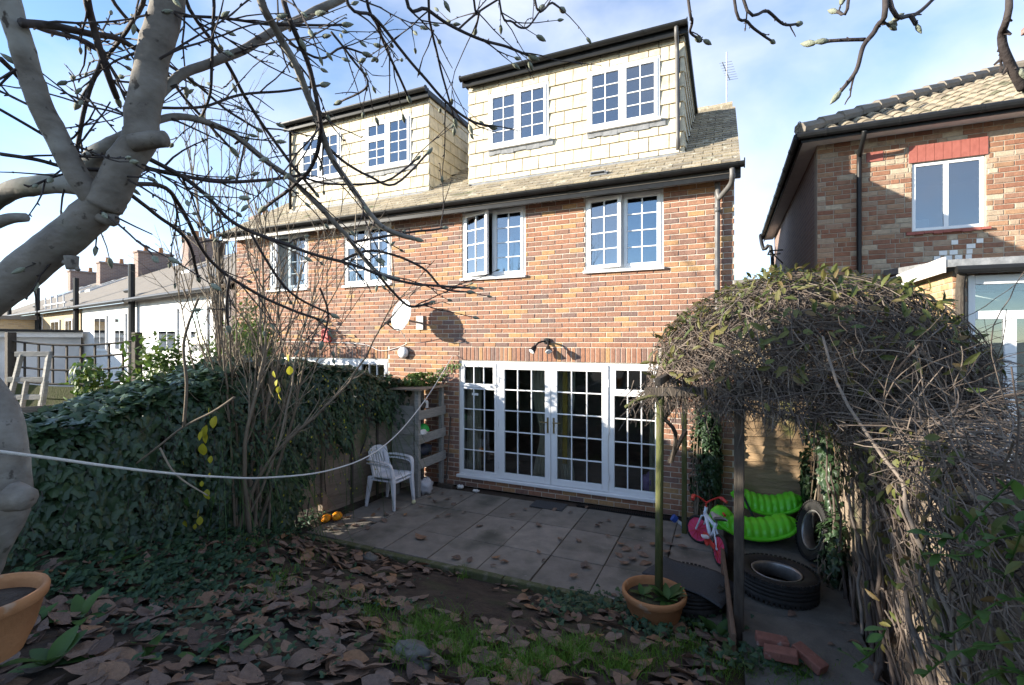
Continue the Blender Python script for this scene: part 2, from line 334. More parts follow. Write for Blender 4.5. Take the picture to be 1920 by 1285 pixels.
def brickwork(parent, O, ang, u0, u1, z0, z1, ops, bm, nind, seed, pattern='stretcher', name='brick', proud=.008, extra=()):
    R = random.Random(seed); O = V(O); Rz = Matrix.Rotation(ang, 4, 'Z'); T = Matrix.Translation(O) @ Rz
    full = []; rest = MB(); rest_n = 0; H = .075; G = .0095
    nrow = int(round((z1-z0)/H))
    for r in range(nrow):
        za = z0+r*H; zb = za+H; segs = [(u0, u1)]
        for o in ops:
            ov = min(zb, o[3])-max(za, o[2])
            if ov > .02:
                ns = []
                for a, b in segs:
                    if o[1] <= a or o[0] >= b: ns.append((a, b)); continue
                    if o[0] > a: ns.append((a, o[0]))
                    if o[1] < b: ns.append((o[1], b))
                segs = ns
        u = u0-(.1125 if r % 2 else 0)-.225
        if pattern == 'mixed': u -= R.choice((0, .06, .1125))
        bl = []
        while u < u1:
            ln = .225 if pattern == 'stretcher' else (.225 if R.random() < .6 else .1125)
            bl.append((u, u+ln)); u += ln
        for a, b in bl:
            for sa, sb in segs:
                x, y = max(a, sa), min(b, sb)
                if y-x < .03: continue
                isfull = abs(y-x-.225) < 1e-6
                item = (x+G/2, y-G/2, za+G/2, zb-G/2)
                if isfull:
                    c = T @ V(((x+y)/2, 0, (za+zb)/2)); full.append(((c-V((0, 0, CAMH))).length, item, c))
                else: chbrick(rest, *item, -.01, proud+R.uniform(-.0025, .0025), j=R.uniform(-.0015, .0015)); rest_n += 1
    full.sort(key=lambda t: t[0])
    pr = MB(); chbrick(pr, -.1125+G/2, .1125-G/2, -.0375+G/2, .0375-G/2, -.01, proud); me = pr.mesh(name, bm)
    for d, it, c in full[:nind]:
        c = c+Rz @ V((0, R.uniform(-.002, .002), 0))
        inst(name, me, Matrix.Translation(c) @ Rz @ Matrix.Rotation(R.uniform(-.006, .006), 4, 'Y') @ Matrix.Rotation(R.uniform(-.01, .01), 4, 'Z'), parent)
    for d, it, c in full[nind:]: chbrick(rest, *it, -.01, proud+R.uniform(-.0025, .0025), j=R.uniform(-.0015, .0015))
    for e in extra: chbrick(rest, *e, -.01, proud+R.uniform(-.002, .002))
    rest.xf(T); rest.build('bricks', bm, parent, kind='stuff')
# ------------------------------------------------------------------ windows
def sash(win, x0, x1, z0, z1, nc, nr, yf, fw=.05, depth=.05, bar=.018, hinge=None, ang=0, glass=None, name='sash', paneparent=None):
    """one glazed leaf: rails, stiles and glazing bars (one mesh) plus separate panes"""
    glass = glass or M_glass
    m = MB(); y0, y1 = yf, yf+depth
    m.box(x0, x0+fw, y0, y1, z0, z1); m.box(x1-fw, x1, y0, y1, z0, z1)
    m.box(x0+fw, x1-fw, y0, y1, z0, z0+fw); m.box(x0+fw, x1-fw, y0, y1, z1-fw, z1)
    gx0, gx1, g0, g1 = x0+fw, x1-fw, z0+fw, z1-fw
    cw = (gx1-gx0-bar*(nc-1))/nc; rh = (g1-g0-bar*(nr-1))/nr
    for i in range(1, nc): a = gx0+i*cw+(i-1)*bar; m.box(a, a+bar, y0+.008, y1-.008, g0, g1)
    for j in range(1, nr):
        a = g0+j*rh+(j-1)*bar
        for i in range(nc): b = gx0+i*(cw+bar); m.box(b, b+cw, y0+.010, y1-.010, a, a+bar)
    M = Matrix()
    if hinge is not None: M = Matrix.Translation((hinge, yf, 0)) @ Matrix.Rotation(ang, 4, 'Z') @ Matrix.Translation((-hinge, -yf, 0))
    m.xf(M); so = m.build(name, M_upvc, win, bevel=.004)
    for i in range(nc):
        for j in range(nr):
            a = gx0+i*(cw+bar); b = g0+j*(rh+bar)
            p = MB().box(a-.003, a+cw+.003, yf+depth/2-.004, yf+depth/2+.004, b-.003, b+rh+.003); p.xf(M)
            p.build('pane', glass, paneparent or win)
    return so, M
def window(par, x0, x1, z0, z1, y, spec, sillw=.05, fr=.045, label=None):
    m = MB()
    m.box(x0, x0+fr, y, y+.07, z0, z1); m.box(x1-fr, x1, y, y+.07, z0, z1); m.box(x0+fr, x1-fr, y, y+.07, z0, z0+fr); m.box(x0+fr, x1-fr, y, y+.07, z1-fr, z1)
    xm = spec.get('split', (x0+x1)/2); m.box(xm-.022, xm+.022, y+.002, y+.068, z0+fr, z1-fr)
    w = m.build('window', M_upvc, par, bevel=.004)
    if label: w['label'] = label
    B('sill', M_upvc, w, (x0-.02, x1+.02, y-sillw-.02, y+.03, z0-.035, z0+.006), bevel=.006)
    for k, (a, b) in enumerate(((x0+fr-.01, xm-.012), (xm+.012, x1-fr+.01))):
        s = spec['s'][k]; zz1 = z1-fr+.01
        if s.get('top'):
            zt = z1-.34; B('transom', M_upvc, w, (a+.01, b-.01, y+.002, y+.066, zt-.02, zt+.02)); sash(w, a, b, zt+.008, zz1, 2, 1, y-.012); sash(w, a, b, z0+fr-.01, zt-.008, 2, 3, y-.012)
        else:
            h = a if s.get('hinge', 'l') == 'l' else b
            sash(w, a, b, z0+fr-.01, zz1, 2, 4, y-.014, hinge=h, ang=s.get('ang', 0))
    return w
# ------------------------------------------------------------------ the brick house
HXL, HXR = -9.59, .105
house = thing('semi_detached_house', 'red brick semi-detached house with two cream-tiled dormers and white multi-paned windows', 'house', (-4.7, 7, 0))
FW = [(-1.92, -.80), (-4.03, -2.89), (-6.59, -5.50), (-8.59, -7.52)]
ops = [(a, b, 3.45, 4.575) for a, b in FW]+[(-4.09, -.84, .15, 2.1), (-8.80, -5.57, .15, 2.1)]
wm = cells(MB(), HXL, HXR, 0, 4.6, ops, 7.008, 7.25)
wm.build('wall', M_mortar, house)
sol = []
for a, b in ((-4.09, -.84), (-8.80, -5.57)):
    k = int((b-a)/.075)
    for i in range(k): sol.append((a+i*.075+.005, a+(i+1)*.075-.005, 2.105, 2.32))
brickwork(house, (0, 7.008, 0), 0, HXL, HXR, 0, 4.575, ops+[(-4.09, -.84, 2.1, 2.325), (-8.80, -5.57, 2.1, 2.325)], M_brick, 300, 1, extra=sol)
B('gable_wall', M_gable, house, (HXR-.23, HXR, 7.251, 14.2, 0, 4.62), (HXL, HXL+.23, 7.251, 14.2, 0, 4.62))
mg = MB()
for x0, x1 in ((HXR-.23, HXR), (HXL, HXL+.23)):
    mg.add([(x, y, z) for x in (x0, x1) for y, z in ((7.0, 4.62), (14.2, 4.62), (10.6, 6.98))], [(0, 1, 2), (5, 4, 3), (0, 2, 5, 3), (2, 1, 4, 5), (1, 0, 3, 4)])
mg.build('gable_wall', M_gable, house)
B('back_wall', M_gable, house, (HXL+.24, HXR-.24, 13.9, 14.15, 0, 4.6))
# rooms behind the glass
B('room_floor', M_roomf, house, (HXL+.25, HXR-.25, 7.26, 13.8, .02, .12))
B('room_partition', M_room, house, (HXL+.25, HXR-.25, 11.2, 11.3, .13, 2.38), (HXL+.25, HXR-.25, 10.4, 10.5, 2.66, 4.50), (-4.86, -4.74, 7.26, 11.1, .13, 2.38), (-4.86, -4.74, 7.26, 10.3, 2.66, 4.50), (-2.45, -2.37, 7.26, 10.3, 2.66, 4.50), (-7.1, -7.02, 7.26, 10.3, 2.66, 4.50))
B('upper_floor', M_room, house, (HXL+.25, HXR-.25, 7.26, 13.8, 2.40, 2.65), (HXL+.25, HXR-.25, 7.26, 13.8, 4.51, 4.59))
# first floor windows
window(house, *FW[0], 3.46, 4.56, 7.02, {'s': [{'ang': -.16, 'hinge': 'l'}, {}]})
window(house, *FW[1], 3.46, 4.56, 7.02, {'s': [{'ang': -.30, 'hinge': 'l'}, {}]})
window(house, *FW[2], 3.46, 4.56, 7.02, {'s': [{'top': 1}, {}]})
window(house, *FW[3], 3.46, 4.56, 7.02, {'s': [{'ang': -.5, 'hinge': 'l'}, {}]})
# french doors
def french(x0, x1, full=True):
    y = 7.03
    m = MB(); m.box(x0, x1, y, y+.07, 2.045, 2.1); m.box(x0, x0+.045, y, y+.07, .2, 2.045); m.box(x1-.045, x1, y, y+.07, .2, 2.045)
    xs = [x0+.045, x0+.71, (x0+x1)/2, x1-.71, x1-.045]
    for xm in (xs[1], xs[3]): m.box(xm-.035, xm+.035, y, y+.07, .2, 2.045)
    m.box(x0+.045, xs[1]-.035, y, y+.07, .2, .25); m.box(xs[3]+.035, x1-.045, y, y+.07, .2, .25)
    d = m.build('door_frame', M_upvc, house, bevel=.004)
    B('sill', M_upvc, d, (x0-.03, x1+.02, 6.95, 7.12, .15, .198), bevel=.008)
    for a, b in ((xs[0]-.008, xs[1]-.027), (xs[3]+.027, xs[4]+.008)):
        sash(d, a, b, 1.66, 2.052, 3, 1, y-.016, fw=.058, glass=M_glassd); sash(d, a, b, .242, 1.655, 3, 4, y-.008, fw=.035, glass=M_glassd, name='fixed_light')
    for k in (0, 1):
        a, b = (xs[1]+.028, xs[2]-.004) if k == 0 else (xs[2]+.004, xs[3]-.028)
        leaf, M = sash(d, a, b, .205, 2.06, 3, 5, y-.02, fw=.095, depth=.06, glass=M_glassd, name='door_leaf')
        hx = b-.045 if k == 0 else a+.045; s = -1 if k == 0 else 1
        h = MB().box(hx-.013, hx+.013, y-.034, y-.021, 1.0, 1.24); h.tube([(hx, y-.03, 1.17), (hx, y-.075, 1.17), (hx+s*.03, y-.08, 1.17), (hx+s*.12, y-.078, 1.172)], .009, 8)
        h.build('handle', mat('brass'+str(k)+str(x0), [(.20, .15, .07), (.28, .21, .1)], .4, 20, metal=.8), d, smooth=False)
        ex = a-.012 if k == 0 else b+.012
        for hz in (.42, 1.1, 1.8): MBh = MB().tube([(ex, y-.032, hz-.05), (ex, y-.032, hz+.05)], .011, 8); MBh.build('hinge', M_upvc, d)
    return d
dr = french(-4.09, -.84)
B('notice', M_white, dr, (-3.86, -3.74, 7.028, 7.030, 1.52, 1.56))
french(-8.80, -5.57)
# ------------------------------------------------------------------ roof
TP = .637; EY, EZ = 6.70, 4.66; RY, RZ = 10.57, 4.66+3.87*.637
def zr(y): return EZ+(y-EY)*TP
sl = math.hypot(1, TP); nrm = V((0, -TP, 1)).normalized(); RXL, RXR = HXL-.08, HXR+.07
m = MB()
yb = 2*RY-EY
m.add([(x, y, z) for x in (RXL, RXR) for y, z in ((EY+.02, EZ-.02), (RY, RZ-.02), (yb, EZ-.02), (yb, EZ-.10), (RY, RZ-.12), (EY+.02, EZ-.10))],
      [(0, 1, 7, 6), (1, 2, 8, 7), (2, 3, 9, 8), (3, 4, 10, 9), (4, 5, 11, 10), (5, 0, 6, 11), (0, 5, 4, 1), (1, 4, 3, 2), (6, 7, 10, 11), (7, 8, 9, 10)])
roof = m.build('roof', M_under, house)
DM = [(-4.23, -.56), (-8.65, -5.07)]; DY = 7.58; DZ0 = zr(DY); DZ1 = 6.98
R = random.Random(8); full = []; rest = MB(); EXP = .165; TW = .25
tm = MB()
def tileverts(m, w, l, th=.022):
    m.add([(-w/2, 0, 0), (w/2, 0, 0), (w/2, l, 0), (-w/2, l, 0), (-w/2, 0, th), (w/2, 0, th), (w/2, l, th*.6), (-w/2, l, th*.6)],
          [(4, 5, 6, 7), (0, 1, 5, 4), (0, 4, 7, 3), (1, 2, 6, 5), (2, 3, 7, 6)])
tileverts(tm, TW-.010, EXP+.05); tme = tm.mesh('tile', M_tile)
pit = math.atan(TP)
nr = int(3.87*sl/EXP)
for r in range(nr):
    y = EY-.04+r*EXP/sl
    x = RXL-(TW/2 if r % 2 else 0)+TW/2
    while x < RXR+TW/2:
        ymid = y+.5*EXP/sl
        skip = any(a-.0 < x < b+.0 and ymid > DY-.02 for a, b in DM)
        el, er = max(x-TW/2, RXL), min(x+TW/2, RXR)
        if er-el > .04 and not skip and er-el < TW-.01:
            p = V(((el+er)/2, y, zr(y)+.004)); b0 = len(rest.v); tileverts(rest, er-el-.005, EXP+.05); rest.xf(Matrix.Translation(p) @ Matrix.Rotation(pit-.035, 4, 'X'), b0)
        elif er-el > .04 and not skip:
            p = V((x, y, zr(y)+.004)); Mx = Matrix.Translation(p) @ Matrix.Rotation(pit-.06+R.uniform(-.015, .015), 4, 'X') @ Matrix.Rotation(R.uniform(-.012, .012), 4, 'Z')
            full.append(((p-V((0, 0, CAMH))).length, Mx))
        x += TW
full.sort(key=lambda t: t[0])
for d, Mx in full[:300]: inst('tile', tme, Mx, roof)
for d, Mx in full[300:]:
    b = len(rest.v); tileverts(rest, TW-.010, EXP+.05); rest.xf(Mx, b)
rest.build('tiles', M_tile, roof, kind='stuff')
m = MB()
for i in range(22):
    x = RXL+i*.445; m.tube([(x, RY, RZ-.0), (min(x+.45, RXR), RY, RZ+.012)], .085, 8)
m.build('ridge_tiles', M_tile, roof, kind='stuff')
# vent tile
c = V((-1.72, 6.98, zr(6.98)+.03)); m = MB().box(-.13, .13, -.02, .14, 0, .012); m.box(-.11, .11, .0, .05, .012, .05); m.xf(Matrix.Translation(c) @ Matrix.Rotation(pit, 4, 'X')); m.build('vent_tile', M_lead, roof)
c = V((-1.72, 6.98, zr(6.98)+.035)); m = MB().box(-.10, .10, -.004, -.001, .016, .045); m.xf(Matrix.Translation(c) @ Matrix.Rotation(pit, 4, 'X')); m.build('vent_slot', M_black, roof)
# eaves
B('fascia', M_black, house, (RXL, RXR, 6.73, 6.76, 4.50, 4.655)); B('soffit', M_white, house, (RXL, RXR, 6.762, 6.999, 4.565, 4.585))
for i in range(12):
    x = -9.1+i*.82; m = MB().lathe((x, 6.86, 4.563), [(.0, -.002), (.028, -.002), (.034, .002)], 12); m.build('soffit_vent', M_black, house)
def gutter(x0, x1, y, z, r=.062, step=.95, joints=()):
    m = MB(); n = 9; k = 2
    prof = [(r*math.cos(math.pi+math.pi*i/(n-1)), r*math.sin(math.pi+math.pi*i/(n-1))) for i in range(n)]
    prof = prof+[(p[0]*.9, p[1]*.9) for p in reversed(prof)]; q = len(prof)
    m.add([(x, y+a, z+b) for x in (x0, x1) for a, b in prof], [(i, (i+1) % q, q+(i+1) % q, q+i) for i in range(q)]+[tuple(range(q)), tuple(range(2*q-1, q-1, -1))])
    for x in (x0, x1): m.tube([(x-.006, y, z-.012), (x+.006, y, z-.012)], r*1.02, 12)
    g = m.build('gutter', M_black, house, smooth=False)
    x = x0+.3
    while x < x1:
        b = MB().add([(x+s, y+a*1.06, z+c*1.06) for s in (-.014, .014) for a, c in prof[:n]], [(i, i+1, n+i+1, n+i) for i in range(n-1)]); b.box(x-.012, x+.012, y+r-.002, y+r+.03, z-.05, z+.005)
        b.build('gutter_bracket', M_black, g); x += step
    for x in joints:
        b = MB().add([(x+s, y+a*1.09, z+c*1.09) for s in (-.07, .07) for a, c in prof[:n]], [(i, i+1, n+i+1, n+i) for i in range(n-1)]); b.build('gutter_joint', M_black, g)
gutter(RXL, RXR+.04, 6.665, 4.665, joints=(-2.15, -5.4))
dp = MB(); dp.tube(spline([(HXR-.03, 6.665, 4.60), (HXR-.03, 6.67, 4.50), (HXR-.05, 6.74, 4.42), (-.08, 6.90, 4.30), (-.10, 6.93, 4.22), (-.10, 6.93, .1)], 4), .034, 10)
for z in (4.16, 2.9, 1.7): dp.tube([(-.10, 6.93, z-.03), (-.10, 6.93, z+.03)], .042, 10); dp.box(-.13, -.07, 6.94, 6.999, z-.02, z+.02)
dp.build('downpipe', M_grey, house, smooth=True)
# ------------------------------------------------------------------ dormers
DWN = [(-2.04, -.91), (-3.82, -2.70), (-6.57, -5.47), (-8.33, -7.21)]
for k, (a, b) in enumerate(DM):
    R = random.Random(30+k)
    wops = [(p, q, 5.80, 6.76) for p, q in DWN if a < p < b]
    m = cells(MB(), a+.02, b-.02, DZ0-.05, DZ1, wops, DY+.025, DY+.14)
    for s0, s1 in ((a+.02, a+.14), (b-.14, b-.02)):
        m.add([(x, y, z) for x in (s0, s1) for y, z in ((DY+.14, zr(DY+.14)-.05), (10.5, zr(10.5)-.05), (10.5, DZ1), (DY+.14, DZ1))], [(0, 1, 2, 3), (7, 6, 5, 4), (0, 4, 5, 1), (1, 5, 6, 2), (2, 6, 7, 3), (3, 7, 4, 0)])
    d = m.build('dormer', M_under, house)
    B('dormer_back', M_room, d, (a+.15, b-.15, 10.3, 10.4, 6.9, 7.0))
    B('flat_roof', M_black, d, (a-.05, b+.05, DY-.10, 10.62, DZ1+.002, DZ1+.10)); B('fascia', M_black, d, (a-.06, b+.06, DY-.13, DY-.102, DZ1-.045, DZ1+.11))
    B('lead_flashing', M_lead, d, (a-.01, b+.01, DY-.03, DY+.02, DZ0-.03, DZ0+.012))
    EH = .222; TWc = .30; rows_ = []
    z = DZ0+.015; r = 0
    while z < DZ1-.02:
        zt = min(z+(.09 if r == 0 else EH), DZ1)
        x = a-(TWc/2 if r % 2 else 0)
        while x < b:
            x0, x1 = max(x, a), min(x+TWc, b); x += TWc
            if x1-x0 < .03: continue
            segs = [(x0, x1, z, zt)]
            for o in wops:
                ns = []
                for (p, q, zz0, zz1) in segs:
                    if q <= o[0] or p >= o[1] or zz1 <= o[2]-.0 or zz0 >= o[3]: ns.append((p, q, zz0, zz1)); continue
                    if p < o[0]: ns.append((p, o[0], zz0, zz1))
                    if q > o[1]: ns.append((o[1], q, zz0, zz1))
                    if zz0 < o[2]: ns.append((max(p, o[0]), min(q, o[1]), zz0, o[2]))
                    if zz1 > o[3]: ns.append((max(p, o[0]), min(q, o[1]), o[3], zz1))
                segs = ns
            for (p, q, zz0, zz1) in segs:
                if q-p < .02 or zz1-zz0 < .02: continue
                t = R.uniform(-.004, .004); g = .006
                tb = MB().add([(p+g, DY-.018+t, zz0+.008), (q-g, DY-.018-t, zz0+.008), (q-g, DY+.006, zz1+.004), (p+g, DY+.006, zz1+.004), (p+g, DY+.022, zz0+.008), (q-g, DY+.022, zz0+.008), (q-g, DY+.024, zz1+.004), (p+g, DY+.024, zz1+.004)],
                     [(0, 1, 2, 3), (0, 4, 5, 1), (1, 5, 6, 2), (2, 6, 7, 3), (3, 7, 4, 0)])
                tb.build('cladding_tile', M_clad, d)
        z = zt; r += 1
    for sx, s in ((a, -1), (b, 1)):      # cheeks
        z = DZ0+.015; r = 0
        while z < DZ1-.02:
            zt = min(z+(.09 if r == 0 else EH), DZ1); y = DY+.0-(TWc/2 if r % 2 else 0)
            while y < 10.4:
                y0, y1 = max(y, DY-.005), min(y+TWc, 10.4); y += TWc
                if y1-y0 < .03: continue
                zb0 = max(z, zr(y0)-.0); 
                if zt-zr(y0) < .02: continue
                g = .006; xo = sx+s*.014
                zb1 = max(z, min(zr(y1), zt-.005))
                tb = MB().add([(xo, y0+g, zb0), (xo, y1-g, zb1), (sx-s*.006, y1-g, zt+.004), (sx-s*.006, y0+g, zt+.004), (sx-s*.02, y0+g, zb0), (sx-s*.02, y1-g, zb1), (sx-s*.022, y1-g, zt+.004), (sx-s*.022, y0+g, zt+.004)],
                     [(0, 1, 2, 3), (0, 4, 5, 1), (1, 5, 6, 2), (2, 6, 7, 3), (3, 7, 4, 0)])
                tb.build('cladding_tile', M_clad, d)
            z = zt; r += 1
    for o in wops:                        # lead aprons below the windows
        m = MB(); n = 10
        for i in range(n):
            x0 = lerp(o[0]-.0, o[1]+.08, i/n); x1 = lerp(o[0]-.0, o[1]+.08, (i+1)/n); j = .012*math.sin(i*1.7)
            m.box(x0, x1, DY-.026-.003*(i % 2), DY-.014, o[2]-.12+j, o[2]-.03)
        m.build('lead_apron', M_lead, d)
for i, (p, q) in enumerate(DWN):
    window(house, p, q, 5.80, 6.76, DY-.02, {'s': [{'top': 1} if i > 1 else {}, {}]}, sillw=.035)
gutter(DM[0][0]-.06, DM[0][1]+.05, DY-.19, DZ1+.09, r=.055); gutter(DM[1][0]-.06, DM[1][1]+.05, DY-.19, DZ1+.09, r=.055)
dp = MB(); dp.tube(spline([(-.66, DY-.19, DZ1+.04), (-.66, DY-.17, DZ1-.06), (-.66, DY-.06, DZ1-.2), (-.66, DY-.055, DZ1-.5), (-.65, DY-.055, DZ0+.05)], 4), .03, 10)
dp.build('downpipe', M_grey, house, smooth=True)
dp = MB(); dp.tube([(-8.60, DY-.05, DZ1-.02), (-8.60, DY-.05, DZ0+.05)], .03, 10); dp.build('downpipe', M_black, house, smooth=True)
# ------------------------------------------------------------------ curtains
def curtain(name, label, x0, x1, z0, z1, y, m_, tie=None, folds=9, group=None, amp=.018):
    m = MB(); nu, nv = folds*6, 14; vs = []
    for j in range(nv+1):
        t = j/nv; z = lerp(z1, z0, t); s = 1
        if tie is not None: s = 1-.35*math.exp(-((t-.62)/.22)**2)
        for i in range(nu+1):
            u = i/nu; x = lerp(x0, x1, u)
            if tie == 'l': x = x0+(x-x0)*s
            if tie == 'r': x = x1-(x1-x)*s
            vs.append((x, y+amp*math.sin(u*folds*2*math.pi)+.006*math.sin(u*31+t*5), z))
    m.add(vs, [(j*(nu+1)+i, j*(nu+1)+i+1, (j+1)*(nu+1)+i+1, (j+1)*(nu+1)+i) for j in range(nv) for i in range(nu)])
    o = m.build(name, m_, smooth=True); s = o.modifiers.new('s', 'SOLIDIFY'); s.thickness = .003
    return tag(o, label, 'curtain', group)
curtain('curtain', 'cream curtain at the fixed side light beside the wooden shelf', -4.06, -3.78, .2, 2.05, 7.22, M_curt, folds=5)
curtain('curtain', 'cream curtain tied back behind the door leaf nearer the timber rack', -2.86, -2.50, .2, 2.05, 7.24, M_curt, tie='r', folds=6)
curtain('curtain', 'cream curtain behind the door leaf nearer the pergola', -2.42, -2.14, .2, 2.05, 7.24, M_curt, tie='l', folds=5)
curtain('curtain', 'narrow gold curtain strip hanging inside the french doors', -2.34, -2.26, .5, 2.05, 7.205, M_gold, folds=2, amp=.006)
curtain('curtain', 'narrow cream curtain at the side light beside the lilac cushion', -1.02, -.86, .2, 2.05, 7.23, M_curt, folds=3)
curtain('net_curtain', 'white net curtain inside the first-floor window with a top light', -6.54, -5.55, 3.5, 4.52, 7.16, M_net, folds=14)
curtain('net_curtain', 'white net curtain inside the far end first-floor window', -8.54, -7.57, 3.5, 4.52, 7.16, M_net, folds=14)
curtain('net_curtain', 'white net curtain in dormer window behind the bare branches', -8.28, -7.26, 5.84, 6.55, DY+.18, M_net, folds=14)
curtain('net_curtain', 'white net curtain in dormer window nearest the gap between dormers', -6.52, -5.98, 5.84, 6.5, DY+.18, M_net, folds=8)
m = MB()
for k in range(5):
    a = k*2*math.pi/5+.3; m.lathe((-1.0+.085*math.cos(a), 7.3, .345+.085*math.sin(a)), [(.0, -.05), (.05, -.045), (.08, -.01), (.05, .03), (0, .035)], 14, (0, 1, 0))
m.lathe((-1.0, 7.285, .345), [(.0, -.06), (.04, -.05), (.055, 0)], 14, (0, 1, 0))
tag(m.build('cushion', M_purple, smooth=True), 'lilac flower-shaped cushion behind the lowest door panes', 'cushion')
# ------------------------------------------------------------------ wall fittings
def dish():
    c = V((-4.98, 6.62, 2.86)); n = V((-.25, -.94, .22)).normalized()
    t = thing('satellite_dish', 'pale grey satellite dish on the brick wall above the shed-like shelf', 'satellite dish', (-5.0, 7, 2.75))
    m = MB(); prof = [(.005, -.045), (.10, -.038), (.20, -.015), (.255, .012), (.262, .012), (.258, .006), (.20, -.024), (.10, -.05), (.005, -.055)]
    m.lathe((0, 0, 0), prof, 28); q = n.to_track_quat('Z', 'Y').to_matrix().to_4x4()
    m.xf(Matrix.Translation(c) @ q @ Matrix.Diagonal((.95, 1.05, 1, 1))); m.build('reflector', mat('dish grey', [(.50, .50, .50), (.58, .58, .57)], .5, 5), t, smooth=True)
    low = c-V((0, 0, .25))-n*-.03; lnb = c+n*.30-V((0, 0, .20))
    m = MB().tube([low, low+n*.12-V((0, 0, .03)), lnb-V((0, 0, .02))], .011, 6); m.build('feed_arm', M_black, t)
    m = MB().tube([lnb, lnb-n*.07+V((0, 0, .03))], .026, 10); m.tube([lnb+n*.02-V((0, 0, .01)), lnb+n*.05-V((0, 0, .03))], .02, 8); m.build('feed_horn', M_black, t)
    m = MB().tube(spline([c-n*.06, c-n*.16-V((0, 0, .05)), V((-4.86, 6.96, 2.74))], 4), .018, 8); m.box(-4.93, -4.79, 6.965, 6.999, 2.62, 2.86); m.build('wall_bracket', M_steel, t)
dish()
pts = [(-5.04, 6.64, 2.62), (-5.06, 6.8, 2.50), (-5.15, 6.985, 2.38), (-5.45, 6.985, 2.28), (-5.75, 6.985, 2.25), (-6.1, 6.985, 2.36), (-7.0, 6.985, 2.40), (-8.4, 6.985, 2.41)]
tag(MB().tube(spline(pts, 5), .006, 5).build('cable', M_white), 'thin white cable running along the brick wall from the dish', 'cable')
t = thing('bulkhead_light', 'round white bulkhead wall light below the satellite dish', 'wall light', (-5.2, 7, 2.22))
MB().lathe((-5.2, 6.999, 2.22), [(.11, .0), (.11, -.03), (.105, -.035)], 20, (0, 1, 0)).build('base_ring', M_grey, t)
MB().lathe((-5.2, 6.999, 2.22), [(.10, -.032), (.095, -.07), (.06, -.095), (0, -.10)], 20, (0, 1, 0)).build('lens', M_upvc, t, smooth=True)
t = thing('twin_spotlight', 'black twin security spotlight with white lamps above the french doors', 'wall light', (-2.5, 7, 2.4))
MB().lathe((-2.52, 6.999, 2.42), [(.0, 0), (.05, 0), (.05, -.04), (.0, -.045)], 14, (0, 1, 0)).build('mount', M_black, t)
for s, dx in ((-1, -.15), (1, .09)):
    h = V((-2.52+dx, 6.80, 2.30)); d = V((.28*s, -.6, -.7)).normalized()
    MB().tube(spline([(-2.52, 6.95, 2.42), (-2.52+dx*.6, 6.88, 2.40), h-d*.05], 4), .015, 8).build('arm', M_black, t)
    hd = MB().lathe(h, [(.0, -.06), (.03, -.05), (.042, 0), (.052, .05), (.0, .05)], 14, d).build('lamp_head', M_black, t)
    MB().lathe(h, [(.048, .0505), (.04, .058), (0, .062)], 14, d).build('lamp_lens', M_upvc, hd)
t = MB().box(-7.10, -6.90, 6.93, 6.999, 2.40, 2.66); tag(t.build('alarm_box', M_red, bevel=.01), 'small red alarm box on the brick wall behind the shrub', 'alarm box')
# ------------------------------------------------------------------ aerial on the ridge
t = thing('tv_aerial', 'thin television aerial on a mast above the roof ridge end', 'aerial', (.06, RY, RZ))
MB().tube([(.02, RY, RZ-.05), (.02, RY, RZ+1.1)], .012, 6).build('mast', M_steel, t)
m = MB().tube([(-.06, RY-.5, RZ+.66), (.08, RY+.5, RZ+.78)], .008, 5); m.build('boom', M_steel, t)
m = MB()
for i in range(8):
    y = RY-.45+i*.13; m.tube([(-.11+i*.018, y, RZ+.67+i*.014), (.11+i*.018, y, RZ+.66+i*.014)], .004, 4)
m.build('elements', M_steel, t, kind='stuff')
# ------------------------------------------------------------------ neighbouring brick house (right)
nb = thing('neighbour_house', 'older brown brick house with hipped pantile roof and a red window lintel', 'house', (4, 9, 0))
NX0, NX1, NY0, NY1 = 1.335, 8.2, 9.0, 16.4
wop = [(2.55, 3.39, 4.06, 5.08)]
cells(MB(), NX0, NX1, 0, 5.56, wop, NY0+.008, NY0+.25).build('wall', M_nmortar, nb)
brickwork(nb, (0, NY0+.008, 0), 0, NX0, 6.4, 2.4, 5.55, wop+[(2.50, 3.42, 5.08, 5.34), (1.98, 2.20, 5.17, 5.33)], M_nbrick, 300, 4, pattern='mixed')
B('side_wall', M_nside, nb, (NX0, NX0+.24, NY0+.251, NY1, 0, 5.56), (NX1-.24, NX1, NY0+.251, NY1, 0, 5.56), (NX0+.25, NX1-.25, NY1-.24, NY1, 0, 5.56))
m = MB()
for i in range(9): x = 2.51+i*.1005; m.box(x, x+.096, NY0-.012, NY0+.03, 5.085, 5.335)
m.build('lintel', M_redp, nb); B('air_brick', M_redp, nb, (1.985, 2.195, NY0-.008, NY0+.02, 5.18, 5.325))
m = MB()
for i in range(9): x = 2.47+i*.107; m.box(x, x+.104, NY0-.05+.004*(i % 2), NY0+.02, 4.0+.006*(i % 3), 4.045)
m.build('sill', M_redp, nb)
B('room', M_room, nb, (NX0+.3, NX1-.3, 12, 12.1, 0, 5.5), (NX0+.3, NX1-.3, NY0+.26, 12, 3.0, 3.1), (NX0+.3, NX1-.3, NY0+.26, 12, 5.5, 5.55))
m = MB(); y = NY0+.03
m.box(2.555, 2.60, y, y+.06, 4.065, 5.075); m.box(3.34, 3.385, y, y+.06, 4.065, 5.075); m.box(2.60, 3.34, y, y+.06, 4.065, 4.11); m.box(2.60, 3.34, y, y+.06, 5.03, 5.075); m.box(2.93, 2.985, y, y+.06, 4.11, 5.03)
wn = m.build('window', M_upvc, nb, bevel=.004)
B('pane', M_glass, wn, (2.595, 2.935, y+.02, y+.03, 4.105, 5.035)); B('pane', M_glass, wn, (2.98, 3.345, y+.02, y+.03, 4.105, 5.035))
